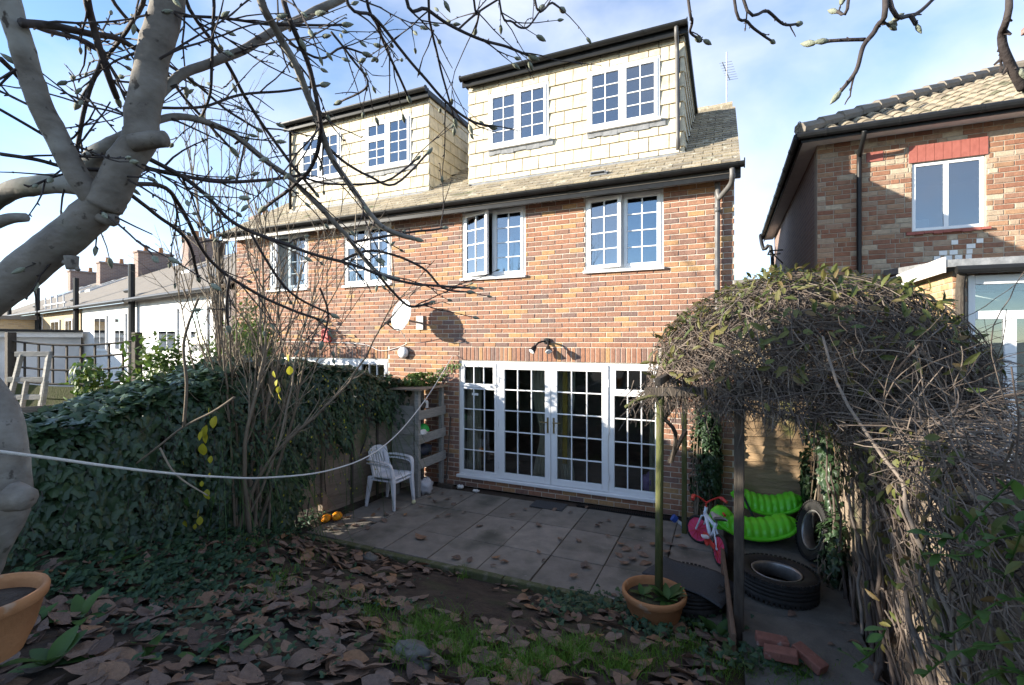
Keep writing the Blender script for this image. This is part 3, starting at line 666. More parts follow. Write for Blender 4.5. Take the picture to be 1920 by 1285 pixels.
t = thing('toy_chair', 'white chair back just inside the neighbouring upstairs window', 'chair', (2.75, 9.4, 4.1)); B('back', M_white, t, (2.66, 2.86, 9.35, 9.38, 3.95, 4.30), bevel=.02); B('seat', M_white, t, (2.66, 2.86, 9.381, 9.55, 3.92, 3.95))
R = random.Random(3)
for (a, z) in [(2.80, 3.60), (2.92, 3.60), (3.04, 3.60), (2.86, 3.675), (2.98, 3.675), (3.16, 3.60), (3.17, 3.675), (3.17, 3.75), (3.0, 3.82), (3.28, 3.82)]:
    B('paint_mark', M_white, nb, (a+.005, a+R.uniform(.07, .11), NY0-.006, NY0-.003, z+.006, z+.07))
# hipped roof
EV = 5.62; nx0, nx1, ny0, ny1 = 1.09-.02, 8.5, 8.63, 16.75; hd = (ny1-ny0)/2; rz = EV+hd*.53
A = [(nx0, ny0, EV), (nx1, ny0, EV), (nx1, ny1, EV), (nx0, ny1, EV), (nx0+hd, ny0+hd, rz), (nx1+.5, ny0+hd, rz), ]
m = MB().add(A, [(0, 1, 5, 4), (1, 2, 5), (2, 3, 4, 5), (3, 0, 4), (3, 2, 1, 0)]); nroof = m.build('roof', M_under, nb)
# pantiles on the front slope
def pantile(m, w, l):
    n = 7; vs = []
    for k, yy in enumerate((0, l)):
        for i in range(n):
            u = i/(n-1); h = .028*math.sin(u*2*math.pi-.6)+.03; vs.append((-w/2+u*w*1.06, yy, h-(.018 if k else 0)))
    for i in range(n): p = vs[i]; vs.append((p[0], 0, p[2]-.02))
    m.add(vs, [(i, i+1, n+i+1, n+i) for i in range(n-1)]+[(2*n+i, 2*n+i+1, i+1, i) for i in range(n-1)])
pw, pe = .23, .30; pm = MB(); pantile(pm, pw, pe+.05); pme = pm.mesh('pantile', M_ptile, True); R = random.Random(12)
np_ = math.atan(.53); items = []
k = 0; y = ny0-.03
while y < ny0+hd-.1:
    x = nx0+(y-ny0)+.05+pw/2
    x = nx0+math.ceil((x-nx0)/pw)*pw
    while x < nx1:
        z = EV+(y-ny0)*.53+.005; items.append(((V((x, y, z))-V((0, 0, CAMH))).length, Matrix.Translation((x, y, z)) @ Matrix.Rotation(np_-.04+R.uniform(-.015, .015), 4, 'X') @ Matrix.Rotation(R.uniform(-.015, .015), 4, 'Z'))); x += pw
    y += pe*math.cos(np_)
items.sort(key=lambda t: t[0]); rest = MB()
for d, Mx in items[:300]: inst('pantile', pme, Mx, nroof)
for d, Mx in items[300:]:
    b = len(rest.v); pantile(rest, pw, pe+.05); rest.xf(Mx, b)
if rest.v: rest.build('pantiles', M_ptile, nroof, kind='stuff', smooth=True)
m = MB(); a = V((nx0-.02, ny0-.02, EV+.06)); b = V((nx0+hd, ny0+hd, rz+.08)); n = 13
for i in range(n): p = a.lerp(b, i/n); q = a.lerp(b, (i+1.06)/n); m.tube([p+V((0, 0, .02)), q], [.10, .085], 8)
for i in range(12): m.tube([(nx0+hd+i*.42, ny0+hd, rz+.07), (nx0+hd+i*.42+.43, ny0+hd, rz+.09)], .09, 8)
m.tube(spline([a, a+V((-.02, -.02, .05)), a+V((-.03, -.03, .10)), a+V((0, 0, .14)), a+V((.03, .03, .10))], 4), .008, 5)
m.build('hip_tiles', M_slate, nroof, kind='stuff')
cb = thing('chimney_stack', 'brick chimney stack rising behind the pantile roof ridge', 'chimney', (6.1, 13.2, rz))
B('stack', M_stockfar, cb, (5.75, 6.7, 12.9, 13.6, rz-.6, rz+1.1)); B('cap', M_nside, cb, (5.70, 6.75, 12.85, 13.65, rz+1.102, rz+1.22))
m = MB()
for xx in (5.98, 6.45): m.lathe((xx, 13.25, rz+1.22), [(.12, 0), (.105, .30), (.12, .32), (.09, .32)], 14)
m.build('chimney_pots', M_terra, cb)
B('soffit', M_white, nb, (nx0+.03, nx1, ny0+.03, NY0-.002, 5.545, 5.56), (nx0+.03, NX0-.002, NY0-.001, ny1, 5.545, 5.56))
B('fascia', M_black, nb, (nx0, nx1, ny0+.0, ny0+.025, 5.50, 5.615), (nx0, nx0+.025, ny0+.026, ny1, 5.50, 5.615))
m = MB().tube([(nx0-.07, ny0-.055, EV-.03), (nx1, ny0-.055, EV-.03)], .056, 10); m.tube([(nx0-.055, ny0-.03, EV-.03), (nx0-.055, ny1, EV-.03)], .056, 10)
for i in range(8): m.tube([(nx0+.3+i*.9, ny0-.055, EV-.03), (nx0+.33+i*.9, ny0-.055, EV-.03)], .061, 10)
for i in range(9): m.tube([(nx0-.055, ny0+.6+i*.9, EV-.03), (nx0-.055, ny0+.63+i*.9, EV-.03)], .061, 10)
m.build('gutter', M_black, nb)
m = MB().tube(spline([(1.87, ny0-.05, EV-.09), (1.87, ny0+.02, EV-.2), (1.88, NY0-.10, EV-.34), (1.88, NY0-.06, EV-.5), (1.88, NY0-.06, 2.5)], 4), .034, 10); m.tube([(1.88, NY0-.06, 2.5), (1.88, NY0-.06, .1)], .034, 10); m.build('downpipe', M_black, nb, smooth=True)
m = MB().tube(spline([(nx0-.05, 16.2, EV-.1), (nx0-.12, 16.1, EV-.05), (nx0-.05, 15.9, EV-.5), (NX0-.10, 15.8, EV-.75), (NX0-.10, 15.8, 1.0)], 4), .05, 8); m.build('downpipe', M_black, nb, smooth=True)
m = MB().beam((NX0-.3, 14.6, 4.75), (NX0, 14.6, 4.75), .03, .03); m.beam((NX0-.3, 14.0, 4.75), (NX0, 14.0, 4.75), .03, .03); m.beam((NX0-.3, 14.0, 4.75), (NX0-.3, 14.6, 4.75), .03, .03); m.beam((NX0-.3, 14.0, 4.75), (NX0, 14.0, 4.4), .03, .03); m.build('wall_bracket', M_black, nb)
# extension
ex_ = thing('brick_extension', 'flat-roofed yellow brick extension with white plastic framed glazing', 'extension', (2.3, 6.9, 0))
EX, EYf, EYb, ETZ = 2.30, 6.87, 8.995, 3.2
B('wall', M_nmortar, ex_, (EX+.008, EX+.11, EYf+.008, EYb, 0, ETZ), (EX+.111, EX+.13, EYf+.008, EYf+.1, 0, ETZ), (EX+.131, 5.2, EYf+.008, EYf+.1, 0, 1.42))
M_ebrick = mat('yellow stock brick', [(.42, .29, .15), (.48, .35, .19), (.36, .22, .12), (.50, .38, .22), (.40, .26, .14)], .9, 16, .5, 60, rnd=True)
brickwork(ex_, (EX+.008, 0, 0), -math.pi/2, -EYb, -EYf, 1.2, 3.15, [], M_ebrick, 160, 6)
brickwork(ex_, (0, EYf+.008, 0), 0, EX, 2.435, .6, 3.15, [], M_nbrick, 0, 7)
brickwork(ex_, (0, EYf+.008, 0), 0, 2.435, 4.2, .6, 1.35, [], M_nbrick, 60, 9)
m = MB().add([(EX-.10, EYf-.14, 3.23), (5.2, EYf-.14, 3.23), (5.2, EYb, 3.42), (EX-.10, EYb, 3.42), (EX-.10, EYf-.14, 3.31), (5.2, EYf-.14, 3.31), (5.2, EYb, 3.50), (EX-.10, EYb, 3.50)],
     [(0, 3, 2, 1), (4, 5, 6, 7), (0, 1, 5, 4), (1, 2, 6, 5), (2, 3, 7, 6), (3, 0, 4, 7)]); m.build('roof', M_lead, ex_)
B('white_verge', M_white, ex_, (EX-.125, EX-.101, EYf-.15, EYb, 3.17, 3.34))
m = MB().tube([(EX-.02, EYf-.17, 3.19), (5.2, EYf-.17, 3.17)], .045, 10); m.build('gutter', M_black, ex_)
m = MB().tube([(EX+.05, EYf-.10, 3.16), (EX+.05, EYf-.06, 3.0), (EX+.05, EYf-.06, .3)], .042, 10); m.build('downpipe', M_dark, ex_)
y = EYf+.0; m = MB()
for (a, b, c, d) in [(2.44, 2.50, 1.46, 3.14), (2.50, 4.2, 3.04, 3.14), (2.50, 4.2, 2.66, 2.75), (2.50, 2.74, 1.46, 1.54), (2.74, 2.84, .9, 2.66), (2.94, 3.02, .9, 3.04), (3.7, 3.8, .9, 3.04)]: m.box(a, b, y, y+.07, c, d)
wf = m.build('glazing_frame', M_upvc, ex_, bevel=.005)
B('sill', M_upvc, ex_, (2.42, 2.76, y-.07, y+.05, 1.40, 1.455), bevel=.008)
M_frost = glassmat('frosted glass', .10, (.75, .8, .78))
for (a, b, c, d) in [(2.50, 2.94, 2.75, 3.04), (2.50, 2.74, 1.54, 2.66), (2.84, 2.94, .95, 2.66), (3.02, 3.7, .95, 2.66), (3.02, 3.7, 2.75, 3.04)]: B('pane', M_frost, wf, (a, b, y+.03, y+.038, c, d))
B('inner_wall', M_white, ex_, (EX+.2, 5.2, 8.85, 8.95, .0, 3.1))
# ------------------------------------------------------------------ house seen through the gap
t = thing('distant_house', 'distant house with a brown tiled roof seen through the gap', 'house', (3, 42, 0))
B('wall', M_stockfar, t, (-1, 9, 40, 46, 0, 4.6)); m = MB().add([(x, y, z) for x in (-1.4, 9.4) for y, z in ((39.5, 4.55), (46.5, 4.55), (43, 7.4))], [(0, 3, 5, 2), (1, 2, 5, 4), (0, 2, 1), (3, 4, 5), (0, 1, 4, 3)]); m.build('roof', M_slate, t)
# ------------------------------------------------------------------ terrace beyond the garden (left)
tang = math.pi-rad(11); T0 = V((-14, 8, 0)); td = V((math.cos(tang), math.sin(tang), 0)); tn = V((td.y, -td.x, 0))
if tn.y > 0: tn = -tn
def TP_(s, d, z): return T0+td*s-tn*d+V((0, 0, z))     # s along the row, d depth behind the rear wall
def tbox(m, s0, s1, d0, d1, z0, z1):
    m.add([TP_(s, d, z) for z in (z0, z1) for s, d in ((s0, d0), (s1, d0), (s1, d1), (s0, d1))], [(0, 3, 2, 1), (4, 5, 6, 7), (0, 1, 5, 4), (1, 2, 6, 5), (2, 3, 7, 6), (3, 0, 4, 7)]); return m
TL = ['terraced house with white rendered wall and round black vent beside the brick house', 'terraced house with dark soil stack and rooflight beyond the round vent wall', 'terraced house with yellow brick back addition beyond the rooflight', 'terraced house with a pair of rooflights behind the near magnolia limb', 'end terraced house of the white row, farthest from the brick house']
wallm = [M_render, M_render, M_stockfar, M_render, M_render]
ez_, dp_, pz = 3.6, 4.0, 2.2
for i in range(5):
    s0 = i*5.4-3.9; s1 = s0+5.38
    h = thing('terraced_house', TL[i], 'house', TP_(s0+2.7, 2, 0), 'terraced houses beyond the gardens')
    tbox(MB(), s0, s1, 0, 8.4, 0, ez_-.02).build('wall', wallm[i], h)
    m = MB().add([TP_(s, d, z) for s in (s0, s1) for d, z in ((-.25, ez_-.05), (dp_, ez_+pz), (8.6, ez_-.05), (-.25, ez_+.02), (dp_, ez_+pz+.08), (8.6, ez_+.02))],
        [(3, 9, 10, 4), (4, 10, 11, 5), (0, 1, 7, 6), (1, 2, 8, 7), (0, 6, 9, 3), (2, 5, 11, 8), (0, 3, 4, 1), (1, 4, 5, 2), (6, 7, 10, 9), (7, 8, 11, 10)])
    rf = m.build('roof', M_slate, h)
    if i in (1, 3, 4):
        for k in range(1 if i == 1 else 2):
            a = s0+1.6+k*1.5; q = MB().add([TP_(a, 1.9, ez_+1.25), TP_(a+.7, 1.9, ez_+1.25), TP_(a+.7, 3.3, ez_+1.97), TP_(a, 3.3, ez_+1.97), TP_(a, 1.9, ez_+1.1), TP_(a+.7, 1.9, ez_+1.1), TP_(a+.7, 3.3, ez_+1.8), TP_(a, 3.3, ez_+1.8)], [(0, 1, 2, 3), (0, 4, 5, 1), (1, 5, 6, 2), (2, 6, 7, 3), (3, 7, 4, 0)])
            q.build('rooflight', M_white, rf); q = MB().add([TP_(a+.08, 1.98, ez_+1.30), TP_(a+.62, 1.98, ez_+1.30), TP_(a+.62, 3.2, ez_+1.93), TP_(a+.08, 3.2, ez_+1.93)], [(0, 1, 2, 3)]); q.build('rooflight_pane', M_glass, rf)
    ch = tbox(MB(), s1-.6, s1+.0, dp_-.9, dp_+.5, ez_+1.2, ez_+pz+.75).build('chimney', M_nside, h)
    tbox(MB(), s1-.66, s1-.01, dp_-.95, dp_+.55, ez_+pz+.751, ez_+pz+.84).build('chimney_cap', M_nside, ch)
    q = MB()
    for k in range(2): q.lathe(TP_(s1-.3, dp_-.5+k*.6, ez_+pz+.84), [(.11, 0), (.09, .26), (.11, .28)], 10)
    q.build('chimney_pots', M_terra, ch)
    q = MB().tube([TP_(s0+.2, -.12, .1), TP_(s0+.2, -.12, ez_+1.05)], .085, 8); q.tube([TP_(s0+.2, -.12, ez_+.3), TP_(s0+.7, -.12, ez_+.3)], .06, 8); q.build('soil_stack', M_black, h)
    q = MB().tube([TP_(s0+.02, -.33, ez_-.02), TP_(s1-.02, -.33, ez_-.02)], .06, 8); q.build('gutter', M_black, h)
    for a, b in ((1.0, 1.9), (2.7, 3.9)):
        f = MB(); tbox(f, s0+a, s0+b, -.05, -.005, 2.1, 3.25); w_ = f.build('window', M_upvc, h)
        for c0, c1 in ((a+.07, (a+b)/2-.03), ((a+b)/2+.03, b-.07)): tbox(MB(), s0+c0, s0+c1, -.058, -.052, 2.18, 3.17).build('pane', M_glass, w_)
    if i == 0:
        q = MB().lathe(TP_(s0+3.2, -.002, 3.0), [(0, -.03), (.14, -.03), (.16, 0)], 16, tn); q.build('round_vent', M_black, h)
# back additions of the row: separate low extensions
q = thing('back_addition', 'white rendered back addition with flat white roof edge beyond the trellis', 'extension', TP_(8.6, -2, 0))
tbox(MB(), 6.6, 10.9, -3.2, -.1, 0, 2.55).build('wall', M_render, q); tbox(MB(), 6.3, 11.2, -3.45, -.12, 2.552, 2.72).build('roof_edge', M_white, q); tbox(MB(), 6.2, 11.3, -3.5, -.13, 2.722, 2.80).build('roof', M_black, q)
f = tbox(MB(), 7.4, 8.5, -3.25, -3.202, .9, 2.0).build('window', M_upvc, q); tbox(MB(), 7.48, 8.42, -3.258, -3.252, .98, 1.92).build('pane', M_glass, f)
q = thing('back_addition', 'yellow brick back addition with a tall narrow window in the terrace', 'extension', TP_(14, -1, 0))
tbox(MB(), 12.6, 15.6, -2.4, -.1, 0, 3.3).build('wall', M_stockfar, q); tbox(MB(), 12.4, 15.8, -2.7, -.1, 3.302, 3.45).build('roof', M_slate, q); f = tbox(MB(), 13.4, 14.1, -2.45, -2.402, 2.0, 3.0).build('window', M_upvc, q); tbox(MB(), 13.48, 14.02, -2.458, -2.452, 2.08, 2.92).build('pane', M_glass, f)
# white lattice aerial lying along a gutter
q = MB().tube([TP_(6.6, -.5, 3.75), TP_(9.4, -.5, 3.75)], .03, 5)
for k in range(4): q.tube([TP_(6.8+k*.8, -.5, 3.6), TP_(6.85+k*.8, -.5, 4.05)], .022, 5)
tag(q.build('rail_bracket', M_white), 'white metal rail with four uprights above a terrace gutter', 'rail')
# ------------------------------------------------------------------ left boundary fence
FL = [V((-4.84, 6.9, 0)), V((-5.06, 4.95, 0)), V((-5.16, 3.1, 0)), V((-5.2, 1.2, 0)), V((-5.2, -1.0, 0)), V((-5.2, -3.2, 0))]
R = random.Random(21)
t = thing('boundary_fence', 'weathered overlap fence of horizontal boards behind the plastic chairs and ivy', 'fence', FL[1])
for k in range(5):
    a, b = FL[k], FL[k+1]; d = (b-a).normalized(); nn = V((d.y, -d.x, 0)); nn = nn if nn.x > 0 else -nn
    zb = min(.3, max(gz(a.x+.3, (a.y+b.y)/2), .0))-.05
    for j in range(11):
        z0 = zb+.02+j*.145; wob = R.uniform(-.008, .008)
        bd = MB(); n = 5; vs = []
        for i in range(n+1):
            p = a.lerp(b, (i+.01)/(n+.02)); wv = .008*math.sin(i*2.1+j*1.3)
            for q_, (o, zz) in enumerate(((.028, z0+wv+wob), (.010, z0+.165+wv), (0.0, z0+.165+wv), (.018, z0+wv+wob))): vs.append(p+nn*o+V((0, 0, zz)))
        fs = []
        for i in range(n):
            for q_ in range(4): fs.append((i*4+q_, i*4+(q_+1) % 4, (i+1)*4+(q_+1) % 4, (i+1)*4+q_))
        bd.add(vs, fs+[(3, 2, 1, 0), tuple(n*4+q_ for q_ in range(4))]); bd.build('board', M_wood, t)
    for f_ in (.25, .5, .75):
        p = a.lerp(b, f_)+nn*.038; MB().beam(p+V((0, 0, zb)), p+V((0, 0, zb+1.62)), .035, .022, nn).build('batten', M_dark, t)
    p = a+nn*.02
    ps = B('post', M_wood, t, (p.x-.04, p.x+.045, p.y-.045, p.y+.045, zb-.1, zb+1.72), bevel=.006); B('cap', M_wood, ps, (p.x-.055, p.x+.06, p.y-.06, p.y+.06, zb+1.721, zb+1.75), bevel=.006)
# ------------------------------------------------------------------ garden timber: pergola, gate, right fence, trellises
pg = thing('pergola', 'rustic timber pergola with mossy posts under a mound of dry vine', 'pergola', (.2, 5.3, 0))
m = MB(); m.tube([(-.53, 4.3, -.05), (-.525, 4.3, 1.0), (-.515, 4.31, 2.0)], [.036, .033, .034], 9); m.build('post', M_green, pg, smooth=True)
MB().beam((.095, 4.28, 0), (.10, 4.28, 2.05), .075, .075, (0, 1, 0)).build('post', M_dark, pg, bevel=.008)
MB().beam((-.477, 6.41, -.02), (-.477, 6.41, 2.05), .06, .06, (0, 1, 0)).build('post', M_green, pg, bevel=.008)
MB().beam((.98, 6.35, 0), (.98, 6.35, 2.05), .07, .07, (0, 1, 0)).build('post', M_dark, pg, bevel=.008)
MB().beam((1.02, 4.3, 0), (1.02, 4.3, 2.05), .07, .07, (0, 1, 0)).build('post', M_dark, pg, bevel=.008)
MB().beam((-.64, 4.27, 1.98), (1.2, 4.27, 2.08), .06, .075).build('rail', M_dark, pg, bevel=.006)
MB().beam((-.7, 6.40, 2.0), (1.2, 6.40, 2.08), .06, .07).build('rail', M_dark, pg, bevel=.006)
for x in (-.5, .1, .6, 1.0): MB().beam((x, 4.0, 2.09), (x+.02, 6.7, 2.10), .05, .06).build('rafter', M_dark, pg, bevel=.006)
MB().beam((-.53, 4.32, 1.72), (-.48, 6.38, 1.78), .05, .06).build('side_rail', M_dark, pg, bevel=.006)
MB().beam((-.50, 4.9, 1.25), (-.46, 6.38, 1.30), .035, .04).build('side_rail', M_dark, pg)
m = MB().tube(spline([(-.52, 4.31, 1.78), (-.40, 4.4, 1.62), (-.46, 4.7, 1.30)], 4), .018, 6); m.build('brace', M_dark, pg)
m = MB().tube(spline([(-.80, 4.22, 1.84), (-.68, 4.24, 1.92), (-.53, 4.26, 1.96)], 4), [.02]*9, 6); m.build('rail_end', M_green, pg)
# lattice at the house side of the pergola
t = thing('lattice_trellis', 'thin diagonal lattice trellis between ivy and the brick corner', 'trellis', (-.3, 6.93, .5))
for k in range(9):
    z0 = .62+k*.10
    MB().beam((-.45, 6.93, z0), (-.20, 6.93, z0+.25), .018, .006, (0, 1, 0)).build('lath', M_dark, t)
    MB().beam((-.20, 6.94, z0), (-.45, 6.94, z0+.25), .018, .006, (0, 1, 0)).build('lath', M_dark, t)
# side gate, sunlit, with wavy lattice above
t = thing('side_gate', 'sunlit overlap board gate panel between the house corner and the fence', 'gate', (.55, 7.05, 0))
R = random.Random(44)
for j in range(14):
    z0 = .12+j*.105; w_ = R.uniform(-.006, .006); vs = []; n = 6
    for i in range(n+1):
        x = lerp(.12, 1.04, i/n); wv = .006*math.sin(i*1.7+j*2.3)
        for (o, zz) in ((-.03, z0+wv+w_), (-.006, z0+.125+wv), (.004, z0+.125+wv), (-.018, z0+wv+w_)): vs.append((x, 7.05+o, zz))
    fs = [(i*4+q, i*4+(q+1) % 4, (i+1)*4+(q+1) % 4, (i+1)*4+q) for i in range(n) for q in range(4)]
    MB().add(vs, fs+[(3, 2, 1, 0), tuple(n*4+q for q in range(4))]).build('board', M_gate, t)
B('top_rail', M_gate, t, (.11, 1.05, 7.01, 7.08, 1.60, 1.645)); B('frame_stile', M_wood, t, (.112, .15, 7.00, 7.015, .1, 1.62)); B('frame_stile', M_wood, t, (1.0, 1.045, 7.00, 7.015, .1, 1.62))
for k in range(11):
    a = .14+k*.085; MB().beam((a-.1, 7.04, 1.66), (a+.14, 7.04, 1.98), .016, .006, (0, 1, 0)).build('lath', M_dark, t); MB().beam((a+.14, 7.05, 1.66), (a-.1, 7.05, 1.98), .016, .006, (0, 1, 0)).build('lath', M_dark, t)
# right boundary fence
t = thing('side_fence', 'brown close-boarded fence carrying the tangled vine beside the path', 'fence', (1.06, 4.5, 0))
for k in range(29):
    y0 = 7.28-k*.19; zg = .02+max(0, 3.6-y0)*.3
    lean = R.uniform(-.012, .012)
    MB().add([(1.06+o+l, y, z) for z, l in ((zg, 0), (zg+1.5, lean)) for o, y in ((0, y0), (.014, y0-.185), (.026, y0-.185), (.022, y0))], [(0, 1, 5, 4), (1, 2, 6, 5), (2, 3, 7, 6), (3, 0, 4, 7), (4, 5, 6, 7)])  .build('board', M_wood, t)
for y in (6.4, 4.5, 2.7): MB().beam((1.045, y, 0), (1.045, y, 1.55+max(0, 3.6-y)*.25), .06, .07, (0, 1, 0)).build('post', M_wood, t, bevel=.006)
for z in (.35, 1.2): MB().beam((1.045, 7.2, z), (1.045, 3.6, z), .03, .06).build('rail', M_wood, t)
# timber edging board between patio and path
MB().beam((-.05, 5.95, .08), (.055, 3.92, .12), .035, .26).build('edging_board', mat('edging wood', [(.12, .08, .055), (.17, .115, .08)], .85, 8, .5, 25, stretch=(3, .6, 3)), None, bevel=.006)
tag(bpy.data.objects['edging_board'], 'brown timber edging board between the patio and the concrete path', 'edging')
# ------------------------------------------------------------------ neighbour's trellis fence far left
def trellis(a, b, z0, z1, nv, sag, post=True):
    a, b = V(a), V(b); t = thing('trellis_fence', 'sagging square trellis on top of mossy fence boards beyond the ivy', 'trellis', a.lerp(b, .5))
    def P(u, v): return a.lerp(b, u)+V((0, 0, lerp(z0, z1, v)-sag*4*u*(1-u)))
    for i in range(nv+1): MB().beam(P(i/nv, 0), P(i/nv, 1), .03, .02, (0, 1, 0)).build('upright', M_dark, t)
    for v in (0, .36, .7, 1):
        q = MB()
        q.tube([P(i/10, v)-V((0, .018, 0)) for i in range(11)], .014, 4); q.build('cross_lath', M_dark, t)
    for j in range(5):
        q = MB(); za = z0-.05-(j+1)*.16; vs = []
        for i in range(11):
            p = P(i/10, 0); p.z = za-sag*4*(i/10)*(1-i/10)
            for o, h in ((-.03, 0), (-.01, .175), (0, .175), (-.02, 0)): vs.append(p+V((0, o, h)))
        q.add(vs, [(i*4+k, i*4+(k+1) % 4, (i+1)*4+(k+1) % 4, (i+1)*4+k) for i in range(10) for k in range(4)]); q.build('board', M_green, t)
    for p in (a, b): MB().beam(p+V((0, 0, .3)), p+V((0, 0, z1+.12)), .10, .10, (0, 1, 0)).build('post', M_dark, t, bevel=.01)
    return t
pa, pb = at(20, 640, 7.0), at(257, 648, 7.0)
trellis((pa.x, pa.y, 0), (pb.x, pb.y, 0), 1.86, 2.43, 9, .07)
# pale ladder-like timber frame
t = thing('timber_frame', 'pale ladder-like timber frame standing behind the ivy', 'frame', at(45, 760, 4.2))
for (p, q) in [((40, 665), (8, 790)), ((92, 665), (72, 790)), ((30, 664), (96, 664)), ((15, 712), (86, 712)), ((50, 714), (40, 770)), ((86, 714), (78, 770)), ((30, 745), (80, 745))]:
    MB().beam(at(*p, 4.2), at(*q, 4.2), .045, .03, (0, 1, 0)).build('rail', M_woodw, t, bevel=.004)
# ------------------------------------------------------------------ wooden shelf unit
t = thing('storage_rack', 'grey timber plank rack with open shelves beside the french doors', 'shelf', (-4.57, 6.55, 0))
SX0, SX1, SY0, SY1, SZ = -4.80, -4.33, 6.17, 6.92, 1.66
R = random.Random(2)
for (x, y) in ((SX1-.07, SY0), (SX1-.07, SY1-.07), (SX0, SY0), (SX0, SY1-.07)): B('post', M_woodw, t, (x, x+.07, y, y+.07, .002, SZ), bevel=.005)
for j in range(9):
    if j == 8: continue
    z = .22+j*.150; B('side_plank', M_woodw, t, (SX0-.01, SX1-.075, SY0-.024-R.uniform(0, .004), SY0-.002, z, z+.145), bevel=.003)
for z in (.44, .83, 1.20):
    B('front_board', M_woodw, t, (SX1+.002, SX1+.026, SY0-.02, SY1+.01, z, z+.145), bevel=.004)
    for k in range(3): B('shelf_plank', M_woodw, t, (SX0+.07+k*.11, SX0+.175+k*.11, SY0+.001, SY1-.001, z+.0, z+.02))
m = MB().box(SX0-.08, SX1+.09, SY0-.09, SY1+.05, SZ+.004, SZ+.03); m.build('top_board', M_wood, t, bevel=.003)
for j in range(4): z = .3+j*.33; B('back_plank', M_woodw, t, (SX0-.012, SX0-.001, SY0+.075, SY1-.075, z, z+.3))
# things kept on it
m = MB(); vs = []
for j in range(7):
    for i in range(16): a = i*2*math.pi/16; r = .115*math.cos(j*math.pi/13)*(1+.05*math.sin(3*a)); vs.append((-4.42+r*.8*math.cos(a), 6.42+r*1.15*math.sin(a), .985+.12*math.sin(j*math.pi/13)))
m.add(vs, [(j*16+i, j*16+(i+1) % 16, (j+1)*16+(i+1) % 16, (j+1)*16+i) for j in range(6) for i in range(16)]+[tuple(range(96, 112))]); tag(m.build('toy_bowl', mat('green plastic', [(.02, .30, .05), (.03, .36, .07)], .4, 6), smooth=True), 'green upturned plastic bowl on the middle shelf of the timber rack', 'bowl')
def blob(name, c, s, m_, label, cat, seed=0, amp=.25, k=18, fq=9):
    q = MB(); vs = []; n = 12; c = V(c)
    for j in range(n+1):
        for i in range(k):
            th = math.pi*j/n; ph = 2*math.pi*i/k; d = V((math.sin(th)*math.cos(ph), math.sin(th)*math.sin(ph), math.cos(th)))
            r = 1+amp*noise.noise(d*fq*.35+V((seed, 0, 0)))+amp*.4*noise.noise(d*fq+V((0, seed, 0)))
            vs.append(c+V((d.x*s[0], d.y*s[1], d.z*s[2]))*r)
    q.add(vs, [(j*k+i, (j+1)*k+i, (j+1)*k+(i+1) % k, j*k+(i+1) % k) for j in range(n) for i in range(k)])
    return tag(q.build(name, m_, smooth=True), label, cat)
blob('cloth', (-4.335, 6.30, .985), (.05, .10, .05), M_white, 'white rag hanging over the middle shelf board', 'cloth', 3, .5)
blob('cloth', (-4.40, 6.36, 1.40), (.05, .09, .07), M_dark, 'dark cloth bundle on the top shelf of the timber rack', 'cloth', 5, .5)
q = thing('bottle', 'orange and white spray bottle on the top shelf of the timber rack', 'bottle', (-4.40, 6.45, 1.35)); MB().lathe((-4.40, 6.48, 1.35), [(.04, 0), (.042, .10), (.02, .13)], 12).build('body', M_white, q); MB().lathe((-4.40, 6.48, 1.48), [(.022, 0), (.024, .04), (.0, .05)], 12).build('cap', M_orange, q)
blob('bag', (-4.48, 6.50, .66), (.12, .2, .10), mat('dark plastic bag', [(.03, .035, .05), (.05, .055, .075)], .35, 6), 'dark plastic bag stuffed in the lowest shelf of the rack', 'bag', 7, .4)
blob('bag', (-4.35, 6.40, .12), (.11, .12, .13), mat('clear plastic bag', [(.42, .42, .44), (.55, .55, .57)], .35, 8), 'crumpled whitish plastic bag on the ground under the rack', 'bag', 9, .5)
MB().lathe((-4.24, 5.93, .03), [(.001, -.032), (.018, -.027), (.03, -.01), (.032, 0), (.03, .01), (.018, .027), (.001, .032)], 14).build('ball', mat('ball felt', [(.62, .58, .32), (.68, .65, .42)], .95, 20), None, smooth=True); tag(bpy.data.objects['ball'], 'pale yellow tennis ball by the chair leg', 'ball')
q = thing('broom', 'old wooden broom leaning between rack and french doors', 'broom', (-4.2, 6.9, 0)); MB().tube([(-4.22, 6.80, .06), (-4.24, 6.975, 1.15)], .012, 7).build('handle', M_dark, q); B('head', M_dark, q, (-4.36, -4.08, 6.75, 6.82, .0, .07), bevel=.008)
